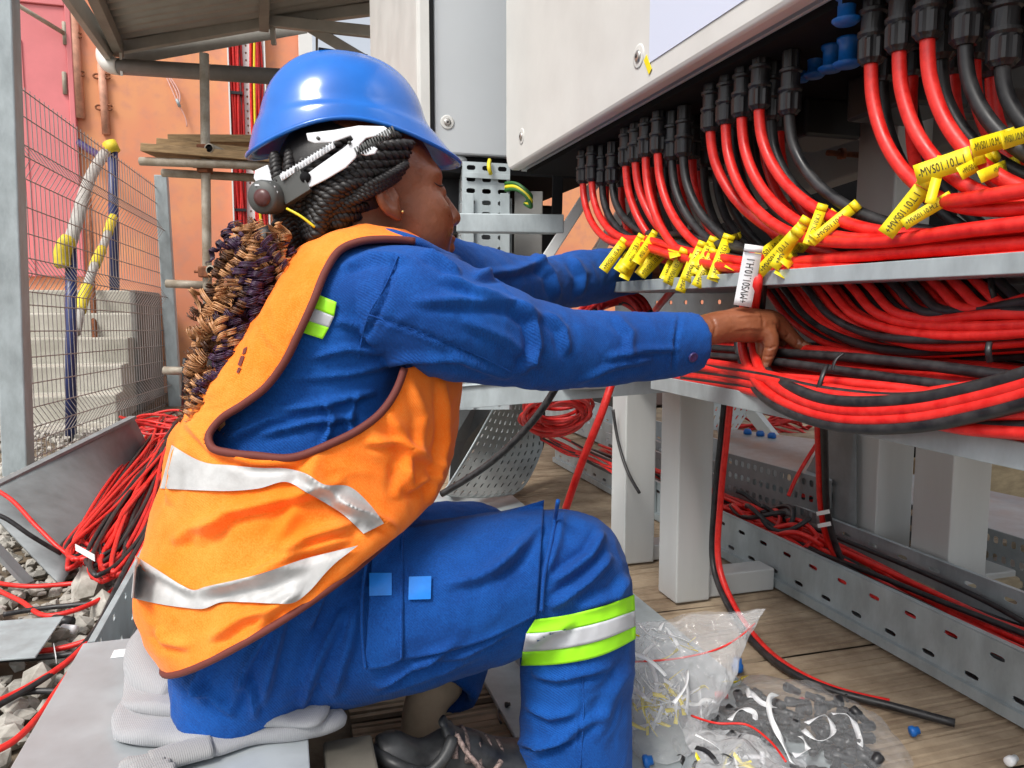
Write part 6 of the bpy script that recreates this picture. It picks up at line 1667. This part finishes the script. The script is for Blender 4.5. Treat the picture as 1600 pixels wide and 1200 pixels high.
# standing bag of cut tags
YG = 1.30
bg1 = thing('zip_bag', 'clear zip bag of white and yellow tag offcuts standing by the shin', 'plastic bag', PZ(1050, 1150, .016))
def bag(s, t):
    # s: round the bag, t: bottom to top
    th = 2 * math.pi * s; c, sn = math.cos(th), math.sin(th)
    xl = 965 - 20 * t; xr = 1075 + 118 * t ** .75
    cx, hw = (xl + xr) / 2, (xr - xl) / 2
    py = 1146 - 195 * t + 34 * (1 - t) * (c * .5 + .5) * .3 + 22 * t * (1 - (c * .5 + .5)) 
    px_ = cx + hw * c
    hd = .075 * (1 - t ** 1.6) + .006
    Y = 1.24 + .05 * t
    p = W(px_, py, Y + 0); p = p + np.array([0, hd * sn, 0]); return p
V, Fc = crumple(grid(bag, 110, 64), .010, 17, 3.1)
for i_, v in enumerate(V):
    if v[2] < .02: V[i_] = np.array([v[0], v[1], .02])
mk('film', (V, Fc), M['film'], bg1)
mk('zip_strip', tube(spline([bag(.62, .70), bag(.75, .73), bag(.85, .78), bag(.95, .90)], 24) , .0016, 6), M['red'], bg1)
rb = np.random.default_rng(9)
for k in range(60):
    c = W(1040 + rb.normal() * 28, 1096 + rb.normal() * 20, 1.25 + rb.normal() * .02); c[2] = max(c[2], .03)
    d = rb.normal(size=3) * .018; e = np.cross(d, rb.normal(size=3)); e = e / np.linalg.norm(e) * .012
    strip([c - d, c + e * .8, c + d], .007, M['yellow'] if k % 3 == 0 else M['whitetag'], bg1, 'tag_offcut', 7)
for k in range(12):
    c = W(1035 + rb.normal() * 22, 1000 + rb.normal() * 14, 1.27); d = rb.normal(size=3) * .014
    strip([c - d, c + rb.normal(size=3) * .006, c + d], .006, M['yellow'] if k % 3 == 0 else M['whitetag'], bg1, 'tag_offcut', 6)
# flat bag with black plugs
bg2 = thing('zip_bag', 'flat clear zip bag of black plugs with white curls lying on the deck', 'plastic bag', PZ(1260, 1150, .016))
o4 = [PZ(1160, 1068, .02), PZ(1290, 1082, .02), PZ(1425, 1182, .02), PZ(1330, 1290, .02), PZ(1075, 1260, .02), PZ(1090, 1130, .02)]
P = spline(o4 + [o4[0]], 72)[:-1]; cc = P.mean(0)
def dome(top):
    V = []; n = len(P)
    prof = [(1.0, .002), (.96, .014), (.88, .026), (.7, .036), (.5, .042), (.3, .040), (.1, .042)] if top else [(1.0, 0), (.5, .0), (.1, .0)]
    for k, h in prof:
        for p in P:
            q = cc + (p - cc) * k; q = q.copy(); q[2] = .018 + h; V.append(q)
    Fc = [(i*n+j, i*n+(j+1) % n, (i+1)*n+(j+1) % n, (i+1)*n+j) for i in range(len(prof)-1) for j in range(n)] + [tuple((len(prof)-1)*n+j for j in range(n))]
    return V, Fc
g2 = dome(True)
V, Fc = crumple(g2, .010, 22, 8.3); V = [np.array([v[0], v[1], max(v[2], .019)]) for v in V]
mk('film', (V, Fc), M['film2'], bg2)
for k in range(120):
    a = rb.uniform(0, 6.28); rad = math.sqrt(rb.random()) * .80
    q = cc + (P[int(a / 6.2832 * 72) % len(P)] - cc) * rad; z = .026 + rb.uniform(0, .020)
    c = np.array([q[0], q[1], z]); d = rb.normal(size=3); d[2] *= .3; d /= np.linalg.norm(d)
    mk('black_plug', lathe(c, d, [(-.018, .006), (-.016, .0085), (-.002, .0085), (0, .0065), (.014, .0065), (.016, .004)], 10), M['blackp'], bg2)
for pts in ([(1172, 1090), (1168, 1076), (1190, 1098), (1214, 1106)], [(1140, 1125), (1160, 1108), (1176, 1112), (1180, 1125)], [(1260, 1130), (1290, 1118), (1302, 1145), (1280, 1158), (1255, 1140)], [(1300, 1115), (1325, 1118), (1342, 1150), (1344, 1165)], [(1250, 1150), (1262, 1170), (1240, 1180)]):
    strip([PZ(x, y, .055) for x, y in pts], .009, M['whitetag'], bg2, 'white_strip')
# third bag in the foreground, mostly empty
bg3 = thing('zip_bag', 'crumpled clear zip bag with a red seal at the bottom edge', 'plastic bag', PZ(1150, 1210, .016))
def sheet3(s, t):
    p = PZ(1065 + 190 * s + 40 * t, 1118 + 20 * s + 40 * s * (1 - t) + 130 * t, .045); p = p.copy(); p[2] += .03 * math.sin(math.pi * t) * math.sin(math.pi * s) ; return p
V, Fc = crumple(grid(sheet3, 80, 60), .014, 19, 2.2); V = [np.array([v[0], v[1], max(v[2], .021)]) for v in V]
mk('film', (V, Fc), M['film'], bg3)
mk('zip_strip', tube(spline([PZ(1080, 1118, .075), PZ(1120, 1130, .082), PZ(1165, 1132, .085), PZ(1200, 1155, .088), PZ(1228, 1190, .085)], 30), .0018, 6), M['red'], bg3)
ws = strip([PZ(1214, 1085, .07), PZ(1203, 1090, .085), PZ(1204, 1120, .09), PZ(1220, 1155, .085), PZ(1238, 1192, .08)], .009, M['whitetag'], bg3, 'white_strip', 30)
for k in range(16):
    c = PZ(1150 + rb.normal() * 35, 1188 + rb.normal() * 14, .05); d = rb.normal(size=3) * .016
    strip([c - d, c + rb.normal(size=3) * .006, c + d], .007, [M['whitetag'], M['blackp'], M['yellow']][k % 3], bg3, 'tag_offcut', 7)
# loose bits
def bit(name, px_, py_, mat, lab, r=.008, L=.018, ax=(1, .3, .1), cat='plug', grp=None):
    p = PZ(px_, py_, .016 if px_ < 1150 else .006) + ZZ * r
    return tag(mk(name, lathe(p, ax, [(-L, r * .7), (-L * .8, r), (0, r), (L * .2, r * .75), (L, r * .7)], 12), mat), lab, cat, grp)
bit('blue_plug', 1152, 1048, M['blueplug'], 'blue plug sitting on a yellow tag beside the standing bag', .012, .014, (0, 0, 1))
yt = strip([PZ(1132, 1064, .03), PZ(1148, 1066, .034), PZ(1164, 1056, .03)], .016, M['yellow'], None, 'paper_tag', 10); tag(yt, 'yellow tag lying under the blue plug', 'tag')
lettering('S01.10.4.1', PZ(1150, 1062, .05) , (1, .12, 0), (0, .2, 1), .008, M['ink'], yt)
bit('red_plug', 1252, 1108, M['red'], 'short red sleeve lying on the bag of black plugs', .008, .017, (.45, .9, .15)); bpy.data.objects[-1] if False else None
bit('blue_plug', 1428, 1150, M['blueplug'], 'blue plug alone on the bare deck', .009, .008, (1, 0, .2))
bit('blue_plug', 1012, 1198, M['blueplug'], 'blue plug at the bottom edge beside the shin', .010, .008, (1, 0, .2))
bit('red_plug', 1127, 1092, M['red'], 'red and black plug between the two bags', .007, .012, (1, -.2, 0))
bit('red_plug', 757, 1030, M['red'], 'small red plug on the deck behind the thigh', .008, .010, (1, .6, 0))
bit('cable_offcut', 1580, 1195, M['whitetag'], 'white scrap on the deck at the lower right corner', .008, .012, (1, .6, 0), 'scrap')
for pts, lab in (([(796, 1075), (784, 1100), (778, 1116), (783, 1130)], 'thin black wire offcut standing between the legs'), ([(610, 1092), (585, 1088), (560, 1100)], 'dark sliver of wire by the timber baulk')):
    tag(mk('wire_offcut', tube(spline([PZ(x, y, .012) for x, y in pts], 14), .0022, 6), M['blackp']), lab, 'wire')
for (x, y) in ((793, 1105), (828, 730), (614, 1090)):
    bit('black_scrap', x, y, M['blackp'], 'black plastic scrap on the deck %s' % {793: 'between the legs', 828: 'beyond the knee', 614: 'by the baulk'}[x], .005, .005, (1, .3, 0), 'scrap')
# perforated strip leaning behind the thigh
ps = thing('perforated_strip', 'dark end of a perforated strip behind the bent knee', 'cable tray', PZ(800, 1030, 0))
solid(weld(mk('strip', perf(bil(PZ(785, 1010, .02), PZ(830, 1060, .02), PZ(800, 960, .10), PZ(850, 1000, .10)), 4, 2, .4, .35), M['galv_dull'], ps, smooth=False)), .003)
